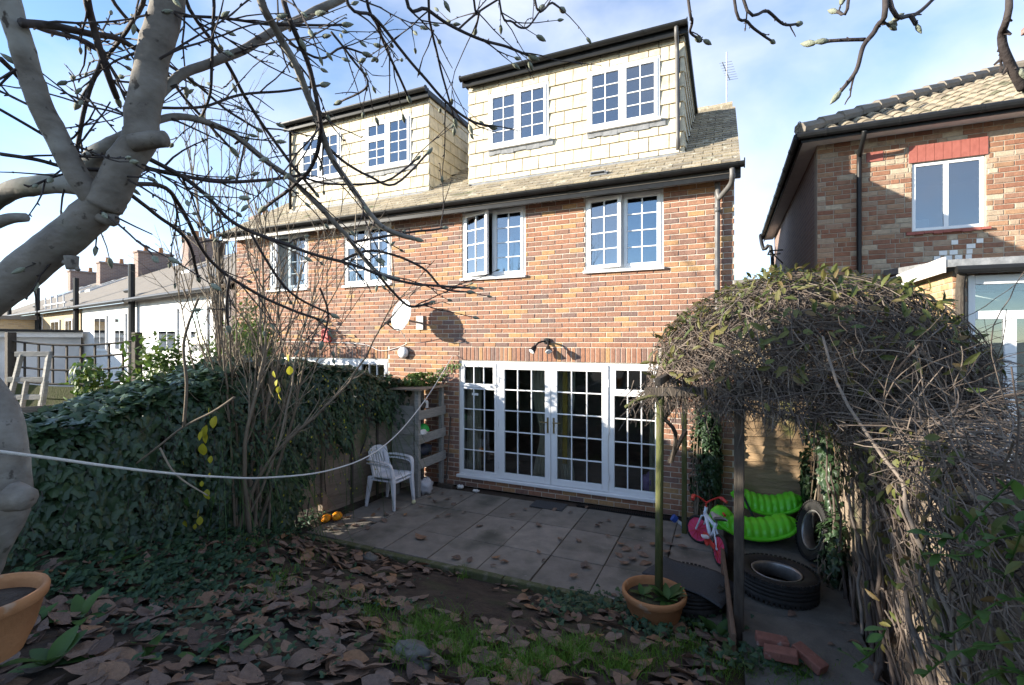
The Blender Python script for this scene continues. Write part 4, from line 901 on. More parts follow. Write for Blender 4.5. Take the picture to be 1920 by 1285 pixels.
# ------------------------------------------------------------------ stacked plastic chairs
def chair(dz, label, first):
    O = V((-4.53, 5.78, .004+dz)); t = thing('plastic_chair', label, 'chair', O, 'stacked white plastic chairs')
    def L(x, y, z): return O+V((x, y, z))      # x forward, y sideways
    # seat
    vs = []; n = 8
    for j in range(n+1):
        for i in range(n+1):
            x = lerp(-.20, .21, i/n); y = lerp(-.215, .215, j/n)*(1-.06*(1-i/n)); z = .40-.03*math.sin(i/n*math.pi)*math.sin(j/n*math.pi)-(.03 if i == n else 0)+.012*(i/n); vs.append(L(x, y, z))
    m = MB().add(vs, [(j*(n+1)+i, j*(n+1)+i+1, (j+1)*(n+1)+i+1, (j+1)*(n+1)+i) for j in range(n) for i in range(n)]); s = m.build('seat', M_plast, t, smooth=True); k = s.modifiers.new('s', 'SOLIDIFY'); k.thickness = .02
    # back with vertical slots
    m = MB(); seg = [(-.205, -.11), (-.085, -.05), (-.028, .004), (.026, .058), (.08, .11), (.135, .205)]
    def bp(y, v): return L(-.20-.10*v-.03*(1-(y/.21)**2)*-1*0+.05*(y/.21)**2, y*(1-.04*v), .40+.40*v-.05*v*(y/.21)**2*1.0)
    V_ = [0, .18, .36, .55, .72, .86, 1]
    for k, v0 in enumerate(V_[:-1]):
        v1 = V_[k+1]; ss = seg if 2 <= k <= 4 else [(-.205, -.1), (-.1, 0), (0, .1), (.1, .205)]
        for (a, b) in ss: m.add([bp(a, v0), bp(b, v0), bp(b, v1), bp(a, v1)], [(0, 1, 2, 3)])
    s = m.build('backrest', M_plast, t); k = s.modifiers.new('s', 'SOLIDIFY'); k.thickness = .016
    for sg in (-1, 1):
        m = MB(); pts = spline([L(-.27, sg*.20, .63), L(-.12, sg*.25, .635), L(.08, sg*.26, .62), L(.175, sg*.25, .59), L(.205, sg*.24, .48), L(.21, sg*.225, .40)], 4)
        for a, b in zip(pts, pts[1:]): m.beam(a, b+(b-a)*.15, .055, .018, V((0, 0, 1)) if a.z > .6 else V((1, 0, 0)))
        m.build('armrest', M_plast, t)
        for (x0, x1) in ((.195, .23), (-.21, -.27)):
            a, b = L(x0, sg*.215, .40), L(x1, sg*.235, .0)
            q = MB(); w0, w1 = .075, .045; vs = []
            for p, w_ in ((a, w0), (b, w1)):
                for dx, dy in ((-.5, -.5), (.5, -.5), (.5, .5), (-.5, .5)): vs.append(p+V((dx*w_*.8, dy*w_*.8, 0)))
            q.add(vs, [(0, 1, 5, 4), (1, 2, 6, 5), (2, 3, 7, 6), (3, 0, 4, 7), (0, 3, 2, 1), (4, 5, 6, 7)]); q.build('leg', M_plast, t, bevel=.01)
chair(0, 'lower white plastic garden chair of the stacked pair', True); chair(.05, 'upper white plastic garden chair of the stacked pair', False)
# ------------------------------------------------------------------ tyres, mat, pots
def tyre(name, label, c, axis, Rr=.33, wd=.195, rim=True, rin=.205):
    t = thing(name, label, 'tyre', c); h = wd/2
    prof = [(rin, -h*.55), (rin+.02, -h*.80), (rin+.06, -h*.98), (Rr-.045, -h), (Rr-.012, -h*.86), (Rr, -h*.68)]
    for k in range(4): z = -h*.62+k*h*.34; prof += [(Rr, z), (Rr, z+h*.22), (Rr-.008, z+h*.24), (Rr-.008, z+h*.32)]
    prof += [(Rr, h*.68), (Rr-.012, h*.86), (Rr-.045, h), (rin+.06, h*.98), (rin+.02, h*.80), (rin, h*.55), (rin-.004, .02), (rin-.004, -.02)]
    tr = MB().lathe(c, prof, 56, axis, closed=True).build('tread', M_rubber, t, smooth=True)
    b = MB(); ax = V(axis).normalized(); a = ax.orthogonal().normalized(); bb = ax.cross(a)
    for i in range(52):        # shoulder blocks
        an = i*2*math.pi/52
        for s in (-1, 1):
            p = V(c)+(a*math.cos(an)+bb*math.sin(an))*(Rr-.008)+ax*(s*h*.80); tg = (-a*math.sin(an)+bb*math.cos(an)); b.beam(p-tg*.012, p+tg*.012, .035, .016, (p-V(c))-ax*(p-V(c)).dot(ax))
    b.build('tread_blocks', M_rubber, tr, kind='stuff')
    if rim: MB().lathe(c, [(rin-.002, h*.62), (rin+.008, h*.80), (rin-.006, h*.80), (rin-.012, h*.60), (rin-.02, -h*.5), (rin-.015, -h*.5)], 40, axis).build('rim', M_steel, t, smooth=True)
    return t
tyre('tyre', 'car tyre lying flat on the concrete path', (.43, 5.08, .205), (.03, .02, 1), .345, .20)
MB().lathe((.43, 5.08, .112), [(.001, .0), (.19, .004), (.205, .0)], 24).build('leaf_mould', M_soil); tag(bpy.data.objects['leaf_mould'], 'dark wet leaf mould inside the flat tyre', 'mould')
tyre('tyre', 'worn tyre standing upright against the ivy beyond the green rocker', (.90, 5.98, .40), (-.93, -.28, .22), .31, .18, True, .20)
tyre('tyre', 'black tyre under the grey rubber mat beside the terracotta pot', (-.33, 4.78, .11), (0, 0, 1), .33, .20)
vs = []; n = 14; m = MB()
for j in range(n+1):
    for i in range(n+1):
        u, v = i/n, j/n; x = lerp(-.36, .36, u); y = lerp(-.25, .25, v); r = math.hypot(x, y)
        z = .235-max(0, x-.14)**1.5*.75+.012*math.sin(u*7+v*3)+.014*math.cos(v*5); a = -.30
        vs.append((-.30+x*math.cos(a)-y*math.sin(a), 4.74+x*math.sin(a)+y*math.cos(a), z))
m.add(vs, [(j*(n+1)+i, j*(n+1)+i+1, (j+1)*(n+1)+i+1, (j+1)*(n+1)+i) for j in range(n) for i in range(n)]); o = m.build('rubber_mat', M_matt, smooth=True); k = o.modifiers.new('s', 'SOLIDIFY'); k.thickness = .012
tag(o, 'grey rubber mat draped over a tyre beside the timber edging', 'mat')
def pot(c, r, h, label, name='terracotta_pot'):
    t = thing(name, label, 'pot', c); k = r
    MB().lathe(c, [(k*.62, 0), (k*.80, h*.35), (k*.93, h*.78), (k*.96, h*.80), (k, h*.84), (k*1.02, h*.95), (k, h), (k*.92, h), (k*.89, h*.9), (k*.85, h*.7)], 40).build('bowl', M_terra, t, smooth=True)
    MB().lathe(c, [(.001, h*.84), (k*.5, h*.83), (k*.88, h*.78)], 24).build('compost', M_soil, t)
    return t
pot((-.565, 4.27, -.03), .265, .31, 'wide terracotta pot with weeds around the mossy pergola post')
pc = at(-38, 1122, 1.95); pot((pc.x, pc.y, pc.z-.24), .205, .25, 'orange glazed pot at the foot of the magnolia')
# ------------------------------------------------------------------ green ribbed rockers
def rocker(O, ang, L_, label, head=True):
    t = thing('toy_rocker', label, 'rocker', O); Mx = Matrix.Translation(O) @ Matrix.Rotation(ang, 4, 'Z')
    n = 60; k = 14; vs = []; m = MB()
    for i in range(n+1):
        u = i/n; x = lerp(-L_/2, L_/2, u); zc = .10+.16*(2*u-1)**2; rib = .016*abs(math.sin(u*math.pi*11)); wv = (.17+rib)*min(1, 4.2*math.sqrt(max(0, u*(1-u)))*.62+.05)
        ht = (.16+rib)*min(1, 6*u*(1-u)+.15)
        for j in range(k+1): a = math.pi*j/k; vs.append((x, -wv*math.cos(a), zc+ht*math.sin(a)**.8))
    m.add(vs, [(i*(k+1)+j, i*(k+1)+j+1, (i+1)*(k+1)+j+1, (i+1)*(k+1)+j) for i in range(n) for j in range(k)]); m.xf(Mx); m.build('ribbed_shell', M_toy, t, smooth=True)
    for s in (-1, 1):
        q = MB(); pts = []
        for i in range(25): u = i/24; x = lerp(-L_/2, L_/2, u); pts.append((x, s*(.185*min(1, 4.2*math.sqrt(max(0, u*(1-u)))*.62+.08)), .095+.16*(2*u-1)**2))
        q.tube(pts, .022, 6); q.xf(Mx); q.build('rocker_edge', M_toy, t, smooth=True)
    if head:
        q = MB().lathe((-L_/2+.10, 0, .16), [(.13, 0), (.14, .08), (.115, .17), (.06, .225), (.001, .235)], 18); q.xf(Mx); q.build('head', M_toy, t, smooth=True)
        q = MB().tube([(-L_/2+.10, -.17, .34), (-L_/2+.10, .17, .34)], .014, 8); q.xf(Mx); q.build('hand_grip', M_red, t)
rocker((.30, 6.24, .09), rad(14), .92, 'lime green ribbed toy rocker with rounded head beside the bicycle')
rocker((.47, 6.78, .22), rad(8), .80, 'lime green ribbed toy rocker propped behind the larger one', head=False)
m = MB().tube([(.10, 6.62, .72), (.34, 6.45, .22)], .013, 6); tag(m.build('pole', M_black), 'thin black pole leaning between the two green rockers', 'pole')
# ------------------------------------------------------------------ child's bicycle
def bike():
    r0 = V((-.07, 5.64, .0)); f0 = V((-.31, 6.17, .0)); d = (f0-r0).normalized(); lean = V((d.y, -d.x, 0))*.10; up = (V((0, 0, 1))+lean).normalized(); side = d.cross(up)
    t = thing('child_bicycle', "pale blue child's bicycle with red wheels and red handlebars", 'bicycle', r0)
    def P(a, h, s=0): return r0+d*a+up*h+side*s
    wr = .165
    side0 = side
    for a in (0, (f0-r0).length):
        side = side0 if a == 0 else Matrix.Rotation(rad(38), 3, up) @ side0
        c = P(a, wr); w_ = MB().lathe(c, [(wr+.018*math.cos(q*math.pi/4)-.018, .020*math.sin(q*math.pi/4)) for q in range(8)], 32, side, closed=True).build('wheel', M_rubber, t, smooth=True)
        MB().lathe(c, [(wr-.030, -.012), (wr-.045, -.008), (.03, -.02), (.001, -.03)], 24, side).build('wheel_disc', M_pink, w_); MB().lathe(c, [(wr-.030, .012), (wr-.045, .008), (.03, .02), (.001, .03)], 24, side).build('wheel_disc', M_pink, w_)
        q = MB()
        for k in range(12):
            an = k*math.pi/6; e = up.cross(side).normalized()*math.cos(an)+up*math.sin(an); q.tube([c+side*.03+e*.02, c+side*.016+e*(wr-.03)], .004, 4); q.tube([c-side*.03+e*.02, c-side*.016+e*(wr-.03)], .004, 4)
        q.build('spokes', M_red, w_, kind='stuff')
    side = side0; wb = (f0-r0).length; q = MB()
    st, bb, hd, hb = P(.15, .40), P(.24, .18), P(.46, .42), P(.44, .48)
    q.tube([bb, st], .017, 8); q.tube([bb, hd], .022, 8); q.tube([st*.8+bb*.2, hd*.92+bb*.08], .02, 8); q.tube([hd-up*.05, hb], .02, 8)
    for s in (-.03, .03): q.tube([bb+side*s*.6, P(0, wr, s)], .010, 6); q.tube([st*.7+bb*.3+side*s*.4, P(0, wr, s)], .010, 6)
    q.build('frame', M_pale, t, smooth=True)
    q = MB()
    for s in (-.035, .035): q.tube([hd-up*.05, hd-up*.05+side*s, P(wb, wr, s)], .011, 6)
    q.build('fork', M_pale, t); q = MB().tube(spline([hb, hb+up*.05, hb+up*.10+side*.08, hb+up*.13+side*.17, hb+up*.10+side*.2-d*.06], 4), .010, 7); q.tube(spline([hb+up*.05, hb+up*.10-side*.08, hb+up*.13-side*.17, hb+up*.10-side*.2-d*.06], 4), .010, 7); q.build('handlebar', M_red, t)
    for s in (-1, 1): MB().tube([hb+up*.125+side*.15*s, hb+up*.10+side*.2*s-d*.08], [.016, .018], 8).build('grip', M_red, t)
    c = st+up*.06; q = MB(); vs = []
    for i in range(9):
        u = i/8; w_ = .022+.062*(1-u)**1.3; p = c+d*lerp(-.08, .13, u)
        for j in range(5): a = math.pi*j/4; vs.append(p+side*(-w_*math.cos(a))+up*(.028*math.sin(a)+.012*(1-u)))
    q.add(vs, [(i*5+j, i*5+j+1, (i+1)*5+j+1, (i+1)*5+j) for i in range(8) for j in range(4)]+[(0, 1, 2, 3, 4)]); o = q.build('saddle', mat('saddle grey', [(.36, .34, .34), (.44, .42, .42)], .5, 9), t, smooth=True); k = o.modifiers.new('s', 'SOLIDIFY'); k.thickness = .02
    MB().tube([st, c], .012, 8).build('seat_post', M_steel, t)
    MB().lathe(bb-side*.045, [(.001, .006), (.065, .006), (.07, 0), (.065, -.006), (.001, -.006)], 20, side).build('chain_guard', M_red, t)
    q = MB().beam(P(.02, .175, -.05), P(.34, .21, -.05), .012, .055, up); q.build('chain_cover', M_red, t, bevel=.01)
    for s, e in ((-1, up*.6-d*.8), (1, -(up*.6-d*.8))): a = bb+side*.06*s; b = a+e*.09; MB().tube([a, b], .009, 6).build('crank', M_steel, t); MB().beam(b+side*.005*s, b+side*.075*s, .07, .025, up).build('pedal', M_plast, t, bevel=.006)
bike()
t = thing('toy_dumbbell', 'small blue toy roller lying by the brick corner', 'toy', (-.54, 6.52, 0)); p, q = V((-.60, 6.48, .14)), V((-.48, 6.52, .045))
MB().tube([p, q], .022, 10).build('bar', M_pale, t); MB().tube([p-(q-p)*.2, p+(q-p)*.15], .045, 14).build('end_drum', M_blue, t); MB().tube([q-(q-p)*.15, q+(q-p)*.2], .045, 14).build('end_drum', M_blue, t)
# ------------------------------------------------------------------ small things on the patio
m = MB(); tag(m.box(-2.62, -2.12, 6.50, 6.80, .008, .018).build('doormat', M_matt, bevel=.004), 'small dark doormat in front of the french doors', 'doormat')
blob('paper', (-3.98, 6.85, .03), (.06, .05, .03), M_white, 'crumpled white and purple paper by the broom', 'paper', 1, .6); blob('paper', (-3.66, 6.80, .02), (.055, .04, .02), M_white, 'crumpled white paper lump at the foot of the door sill', 'paper', 2, .6)
blob('gourd', (*onG(612, 972, .06)[:2], .06), (.055, .075, .05), M_orange, 'orange toy by the fence foot, the smaller of two', 'toy', 3, .15); blob('gourd', (*onG(632, 968, .07)[:2], .07), (.06, .08, .055), M_orange, 'orange and dark toy by the fence foot, the larger of two', 'toy', 4, .15)
def lbrick(c, ang, tilt, label, s=(.215, .1025, .065), roll=0):
    m = MB().box(-s[0]/2, s[0]/2, -s[1]/2, s[1]/2, 0, s[2]); m.xf(Matrix.Translation(c) @ Matrix.Rotation(ang, 4, 'Z') @ Matrix.Rotation(tilt, 4, 'Y') @ Matrix.Rotation(roll, 4, 'X')); tag(m.build('loose_brick', mat('worn brick', [(.19, .085, .065), (.27, .12, .09)], .92, 18, .7, 70, patch=[((.34, .29, .26), 9, .6, .7)]), bevel=.008), label, 'brick', 'loose bricks at the end of the path')
c = onG(1447, 1200, .2); lbrick((c.x, c.y, .16), .1, .04, 'frogged brick lying level at the end of the path')
c = onG(1465, 1222, .2); lbrick((c.x, c.y, .15), -.1, -.1, 'weathered brick in front of the frogged brick')
c = onG(1515, 1225, .2); lbrick((c.x, c.y, .14), -.7, .25, 'tilted brick lying beyond the frogged brick')
def stone(c, s, label, seed): 
    o = blob('stone', c, s, M_conc, label, 'stone', seed, .5, 14, 5); return o
c = onG(690, 1046, .02); stone((c.x, c.y, .0), (.11, .07, .06), 'pale broken stone among leaves by the patio edge', 1)
c = at(770, 1268, 2.62); stone((c.x, c.y, gz(c.x, c.y)+.03), (.12, .08, .06), 'rough grey stone half buried in the grass', 2)
# ------------------------------------------------------------------ washing line
A = onY(850, 665, 6.98); Bp = at(-90, 836, 1.5); nrl = V((Bp.y-A.y, A.x-Bp.x, 0))
LP = [A]
for (x, y) in [(822, 712), (790, 760), (745, 814), (690, 856), (610, 884), (500, 896), (400, 894), (300, 886), (200, 874), (100, 860), (0, 847)]:
    r = ray(x, y); LP.append(at(x, y, (A.x*nrl.x+A.y*nrl.y)/(r.x*nrl.x+r.y*nrl.y)))
LP = spline(LP+[Bp], 5)
tag(MB().tube(LP, .0062, 6).build('washing_line', M_rope, smooth=True), 'white rope washing line sagging across the garden to the house wall', 'rope')
# ------------------------------------------------------------------ leaves
IVY = [(0, 0), (.30, -.10), (.52, .22), (.30, .42), (.16, .98), (-.16, .98), (-.30, .42), (-.52, .22), (-.30, -.10)]
def frame_(n, up):
    n = n.normalized(); a = up-n*up.dot(n)
    if a.length < .05: a = n.orthogonal()
    a.normalize(); return a, a.cross(n)
def ivyleaf(m, p, n, s, up):
    a, b = frame_(n, up); vs = [p]
    vs += [p+(b*x+a*(y-.3))*s-n*(abs(x)*.22*s) for x, y in IVY[1:]]; vs[0] = p-a*.3*s
    c = len(vs); vs.append(p+a*.1*s+n*.04*s)
    k = len(IVY); m.add(vs, [(c, i, (i+1) % k) for i in range(k)])
def lens(m, p, a, n, l, w, curl=.15, fold=.2, seg=4):
    """pointed leaf from p along a, normal n"""
    a = a.normalized(); n = (n-a*n.dot(a)); n = n.normalized() if n.length > .01 else a.orthogonal().normalized(); b = a.cross(n); vs = []
    for i in range(seg+1):
        u = i/seg; ww = w*.5*math.sin(math.pi*(u*.92+.05))**.8; c = p+a*(l*u)-n*(curl*l*u*u)
        vs += [c-b*ww+n*ww*fold, c, c+b*ww+n*ww*fold]
    m.add(vs, [f for i in range(seg) for f in ((i*3, i*3+1, i*3+4, i*3+3), (i*3+1, i*3+2, i*3+5, i*3+4))])
def interp(tab, x):
    if x <= tab[0][0]: return tab[0][1]
    for (a, b), (c, d) in zip(tab, tab[1:]):
        if x <= c: return lerp(b, d, (x-a)/(c-a))
    return tab[-1][1]
# ------------------------------------------------------------------ ivy hedge on the left fence
R = random.Random(77)
hedge = thing('ivy_hedge', 'dark green ivy mass draped over the weathered overlap fence', 'ivy', (-4.9, 3.4, .3))
ztab = [(-3, 1.78), (.4, 1.78), (1.86, 1.84), (2.34, 1.96), (3.0, 2.1), (3.9, 2.2), (4.7, 2.12), (5.6, 1.94), (6.4, 1.74)]
ftab = [(-3, -4.5), (.4, -4.35), (2, -4.30), (3.2, -4.42), (4.2, -4.66), (4.8, -4.82), (6.4, -4.70)]
def hbot(y): 
    return gz(-4.4, y) if y < 4.2 else lerp(.35, 1.2, min(1, (y-4.2)/.45))+(.22*math.sin(y*7)+.12*math.sin(y*17))*min(1, (y-4.2)/.4)+max(0, y-5.2)*.2
m = MB(); cnt = 0
while cnt < 22000:
    y = R.uniform(.5, 6.55) if cnt < 18500 else R.uniform(-3, .5); zt = interp(ztab, y)+.10*noise.noise(V((y*1.6, 4, 0)))+.05*noise.noise(V((y*5, 2, 0))); xf = interp(ftab, y)+.16*noise.noise(V((y*1.3, 0, 7)))
    u = R.random(); zb = hbot(y); H_ = zt-zb; xb = xf-.75; rr = .22
    tot = H_+.75+.6; q = u*tot; bul = .10*noise.noise(V((y*2.2, q*2.2, 1)))+.05*noise.noise(V((y*6, q*6, 5)))
    if q < H_:
        z = zb+q; k = max(0, (z-(zt-rr))/rr); p = V((xf-rr*(1-math.sqrt(max(0, 1-k*k)))+bul, y, z)); n = V((1-k*.8, -.2, .35+k))
    elif q < H_+.75: p = V((xf-(q-H_), y, zt+bul*.7)); n = V((.25, -.1, 1))
    else: p = V((xb-.02, y, zt-(q-H_-.75))); n = V((-1, 0, .5))
    dep = R.random()**2*.16; p -= n.normalized()*dep; p += rv(R, .03)
    n = (n.normalized()+rv(R, .75)).normalized()
    ivyleaf(m, p, n, R.uniform(.055, .105)*(1.0 if y < 4.6 else .9)*(1.3 if y < .4 else 1), V((rv(R, .5).x, rv(R, .5).y, -1))); cnt += 1
m.build('leaves', M_ivy, hedge, kind='stuff')
# hanging runners
m = MB(); st = MB()
for k in range(110):
    y = R.uniform(1.2, 4.7) if k < 85 else R.uniform(4.7, 6.3); zt = interp(ztab, y); p = V((interp(ftab, y)+R.uniform(-.05, .12), y, zt-R.uniform(.1, .8 if k < 85 else .4))); pts = [p.copy()]
    for i in range(R.randint(5, 12)):
        p = p+V((R.uniform(-.02, .03), R.uniform(-.05, .05), -R.uniform(.04, .09))); pts.append(p.copy())
        if p.z < gz(p.x, p.y)+.02: break
        for s in range(2): ivyleaf(m, p+rv(R, .03), V((1, -.4, .5))+rv(R, .6), R.uniform(.03, .06), V((0, 0, -1)))
    st.tube(pts, .003, 3, cap=False)
for k in range(60):       # woody stems inside
    y = R.uniform(.7, 6.3); x = interp(ftab, y)-.25; pts = [V((x, y, max(.1, gz(x, y))))]
    for i in range(6): pts.append(pts[-1]+V((R.uniform(-.08, .08), R.uniform(-.12, .12), max(.02, (interp(ztab, y)-.2-pts[0].z)/6))))
    st.tube(pts, R.uniform(.006, .014), 4, cap=False)
m.build('runner_leaves', M_ivy, hedge, kind='stuff'); st.build('stems', M_twig, hedge, kind='stuff')
# winter jasmine: small yellow flowers
m = MB()
for k in range(95):
    y = R.uniform(3.2, 5.6); zt = interp(ztab, y); z = R.uniform(.35, zt-.1); p = V((interp(ftab, y)+R.uniform(.03, .22), y, z))
    for j in range(5): an = j*1.257; lens(m, p, V((.3, math.cos(an), math.sin(an))), V((1, -.3, .3)), .014, .011, .1, 0, 2)
jas = thing('winter_jasmine', 'scattered yellow winter jasmine flowers on arching green stems', 'plant', (-4.6, 4.6, .2)); m.build('flowers', M_yell, jas, kind='stuff')
m = MB()
for k in range(70):
    y = R.uniform(3.0, 5.9); p = V((interp(ftab, y)+R.uniform(.0, .1), y, R.uniform(.8, 1.7))); pts = [p.copy()]; v = V((R.uniform(.02, .07), R.uniform(-.05, .05), .02))
    for i in range(10): p = p+v; v.z -= .022; pts.append(p.copy())
    m.tube(pts, .0025, 3, cap=False)
m.build('stems', M_weed, jas, kind='stuff')
# ------------------------------------------------------------------ leafy bushes
def bush(name, c, r, n, leafm, label, cat='bush', size=(.05, .09), group=None, ivy=False, seed=0, shell=.55, squash=0):
    R = random.Random(seed); t = thing(name, label, cat, (c[0], c[1], max(0, c[2]-r[2])), group); m = MB(); st = MB(); c = V(c)
    cl = [(rv(R, 1), R.uniform(.25, .45)) for _ in range(26)]
    for k in range(n):
        ctr, cr_ = R.choice(cl); d = ctr+rv(R, cr_)
        if d.length > 1.1: d = d.normalized()*R.uniform(.85, 1.1)
        p = c+V((d.x*r[0], d.y*r[1], d.z*r[2])); nn = (d+V((0, 0, .4))+rv(R, .9))
        if nn.length < .1: nn = V((0, 0, 1))
        if ivy: ivyleaf(m, p, nn.normalized(), R.uniform(*size), V((0, 0, -1))+rv(R, .5))
        else: lens(m, p, rv(R, 1)+V((0, 0, .1)), nn, R.uniform(*size)*1.3, R.uniform(*size)*.65)
    for k in range(22):
        d = rv(R, .9); p = c+V((d.x*r[0], d.y*r[1], d.z*r[2])); b = V((c.x+d.x*.2, c.y+d.y*.2, c.z-r[2])); st.tube([b, b.lerp(p, .5)+rv(R, .06), p], [.012, .008, .003], 5, cap=False)
    m.build('leaves', leafm, t, kind='stuff'); st.build('stems', M_stem, t, kind='stuff'); return t
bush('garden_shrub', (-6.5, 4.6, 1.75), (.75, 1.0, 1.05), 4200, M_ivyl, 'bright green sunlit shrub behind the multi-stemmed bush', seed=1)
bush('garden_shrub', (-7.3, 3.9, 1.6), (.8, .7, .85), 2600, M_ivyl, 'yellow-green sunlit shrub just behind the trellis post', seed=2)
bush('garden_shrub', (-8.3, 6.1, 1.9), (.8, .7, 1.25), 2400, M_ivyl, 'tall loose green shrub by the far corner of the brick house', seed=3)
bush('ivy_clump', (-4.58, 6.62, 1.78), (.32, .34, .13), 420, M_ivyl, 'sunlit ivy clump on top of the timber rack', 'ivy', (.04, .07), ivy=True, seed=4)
bush('ivy_clump', (-.25, 6.86, .85), (.19, .07, .95), 1500, M_ivy, 'dark ivy climbing the lattice at the brick house corner', 'ivy', (.045, .075), ivy=True, seed=5)
bush('ivy_clump', (.99, 6.45, .95), (.16, .85, .95), 2800, M_ivy, 'dark ivy covering the fence behind the upright tyre', 'ivy', (.05, .08), ivy=True, seed=6)
bush('ivy_clump', (.94, 5.45, .42), (.12, .32, .36), 520, M_ivy, 'small ivy patch at the fence foot beside the flat tyre', 'ivy', (.04, .07), ivy=True, seed=8)
# ivy trailing on the wall beside the doors
m = MB(); st = MB(); t = thing('ivy_trail', 'thin ivy trail climbing the brick wall towards the door corner', 'ivy', (-4.5, 6.98, 1.8)); R = random.Random(9)
for k in range(4):
    p = V((-4.75+.1*k, 6.985, 1.75)); pts = [p.copy()]
    for i in range(14):
        p = p+V((R.uniform(.01, .055), 0, R.uniform(.005, .05))); pts.append(p.copy())
        if R.random() < .8: ivyleaf(m, p+V((R.uniform(-.02, .02), -.012, R.uniform(-.02, .02))), V((0, -1, .3))+rv(R, .4), R.uniform(.03, .055), V((0, 0, -1))+rv(R, .5))
    st.tube(pts, .003, 4, cap=False)
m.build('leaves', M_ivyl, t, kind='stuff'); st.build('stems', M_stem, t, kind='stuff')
# ------------------------------------------------------------------ vine on the pergola
R = random.Random(123)
vine = thing('climbing_vine', 'huge tangled mound of dry clematis vine over the pergola and side fence', 'vine', (1.0, 5.2, 0)); m = MB(); mc = MB()
VC = V((.62, 5.1, 2.02)); VR = V((1.30, 1.15, .98))
def vsurf():
    while True:
        d = rv(R, 1).normalized()
        if d.z > -.18: break
    k = 1+.10*noise.noise(d*2.1)+.05*noise.noise(d*5)
    return V((VC.x+d.x*VR.x*k, VC.y+d.y*VR.y*k, VC.z+max(d.z, -.12)*VR.z*k)), d
def strand(p, v, n, step, wob, grav, r, pull=None, nn=3):
    pts = [p.copy()]
    ax = rv(R, 1)
    for i in range(n):
        v = (v+rv(R, wob)+ax.cross(v)*.10+V((0, 0, -grav))).normalized(); p = p+v*step
        if pull: p = pull(p)
        pts.append(p.copy())
    m.tube(pts, [r*(1-.5*i/n) for i in range(n+1)], nn, cap=False)
def pullm(p):
    q = V(((p.x-VC.x)/VR.x, (p.y-VC.y)/VR.y, (p.z-VC.z)/VR.z)); l = q.length
    if l > 1.04: q = q*(1.04/l)
    if l < .80: q = q*(.80/max(l, .01))
    if p.z < 1.86: return V((p.x, p.y, p.z)) if R.random() < .5 else V((p.x, p.y, 1.9))
    return V((VC.x+q.x*VR.x, VC.y+q.y*VR.y, VC.z+q.z*VR.z))
for k in range(3600):
    p, d = vsurf(); dep = R.random()*.22; p = p-V((d.x, d.y, d.z))*dep
    v = d.cross(rv(R, 1)).normalized()+V((0, 0, -.15)); strand(p, v.normalized(), R.randint(6, 12), R.uniform(.05, .085), .28, .03, R.uniform(.0028, .0062), pullm)
# hanging fringe
for k in range(420):
    a = R.uniform(0, 1); x = lerp(-.75, 1.2, a); p = V((x, R.choice((4.05, 4.2, 4.4, 5.0, 6.2))+R.uniform(-.15, .15), R.uniform(1.88, 2.1))); strand(p, V((R.uniform(-.6, .6), R.uniform(-.3, .3), -.5)).normalized(), R.randint(3, 6), R.uniform(.03, .06), .32, .06, R.uniform(.0025, .005))
# drape over the side fence towards the camera
def pullf(p):
    lo = 1.0-.07*max(0, p.z-.3)-(.25 if p.z > 1.75 else 0)-.05*R.random()
    return V((max(p.x, lo), p.y, max(p.z, gz(p.x, p.y)+.01)))
def fsurf():
    y = R.uniform(2.0, 5.4); zt = 1.95+max(0, y-4)*.2+.12*noise.noise(V((y*2, 0, 3))); z = lerp(gz(1, y) if y < 4.2 else 1.25, zt, R.random()**.4); out = .05+.14*min(1, max(0, (z-.2)/1.6))
    x = 1.02-out*R.uniform(.2, 1.1)+max(0, 4.3-y)*.02; return V((x, y, z))
for k in range(800):
    p = fsurf(); strand(p, V((R.uniform(-.1, .15), R.uniform(-1.6, 1.6), R.uniform(-.8, .6))).normalized(), R.randint(6, 13), R.uniform(.05, .085), .22, .03, R.uniform(.0026, .0055), pullf)
for k in range(1300):      # over the top and beyond the fence
    p = V((R.uniform(.95, 1.9), R.uniform(2.4, 5.6), 0)); p.z = 1.95+max(0, p.y-3.8)*.33+.12*noise.noise(p*1.7)-max(0, p.x-1.4)*.5-R.random()**2*.5
    strand(p, V((R.uniform(-1, 1), R.uniform(-1, 1), R.uniform(-.3, .3))).normalized(), R.randint(6, 13), R.uniform(.05, .085), .28, .03, R.uniform(.0026, .0052), pullf)
m.build('stems', M_vine, vine, kind='stuff')
for k in range(30):        # thick old stems
    m = MB(); y = R.uniform(2.3, 5.2); p = V((R.uniform(.93, 1.02), y, gz(.98, y)+R.uniform(0, .2))); v = V((R.uniform(-.15, .1), R.uniform(-.3, .9), 1)).normalized(); n = R.randint(8, 14)
    strand(p, v, n, .17, .20, .03, R.uniform(.007, .017), pullf, 6); m.build('old_stem', M_vine, vine, smooth=True)
m = MB()
for k in range(3600):
    p, d = vsurf()
    if R.random() > .05+.95*max(0, d.z)**1.5: continue
    lens(m, p+d*R.uniform(0, .05), rv(R, 1)+d*.5+V((0, 0, -.2)), d+rv(R, .7), R.uniform(.06, .12), R.uniform(.025, .045), .3, .3, 3)
for k in range(340):
    p = fsurf(); lens(m, p+V((-.04, 0, 0)), rv(R, 1)+V((0, 0, -.4)), V((-1, -.3, .3))+rv(R, .6), R.uniform(.05, .09), R.uniform(.03, .045), .3, .3, 3)
m.build('leaves', M_vleaf, vine, kind='stuff')
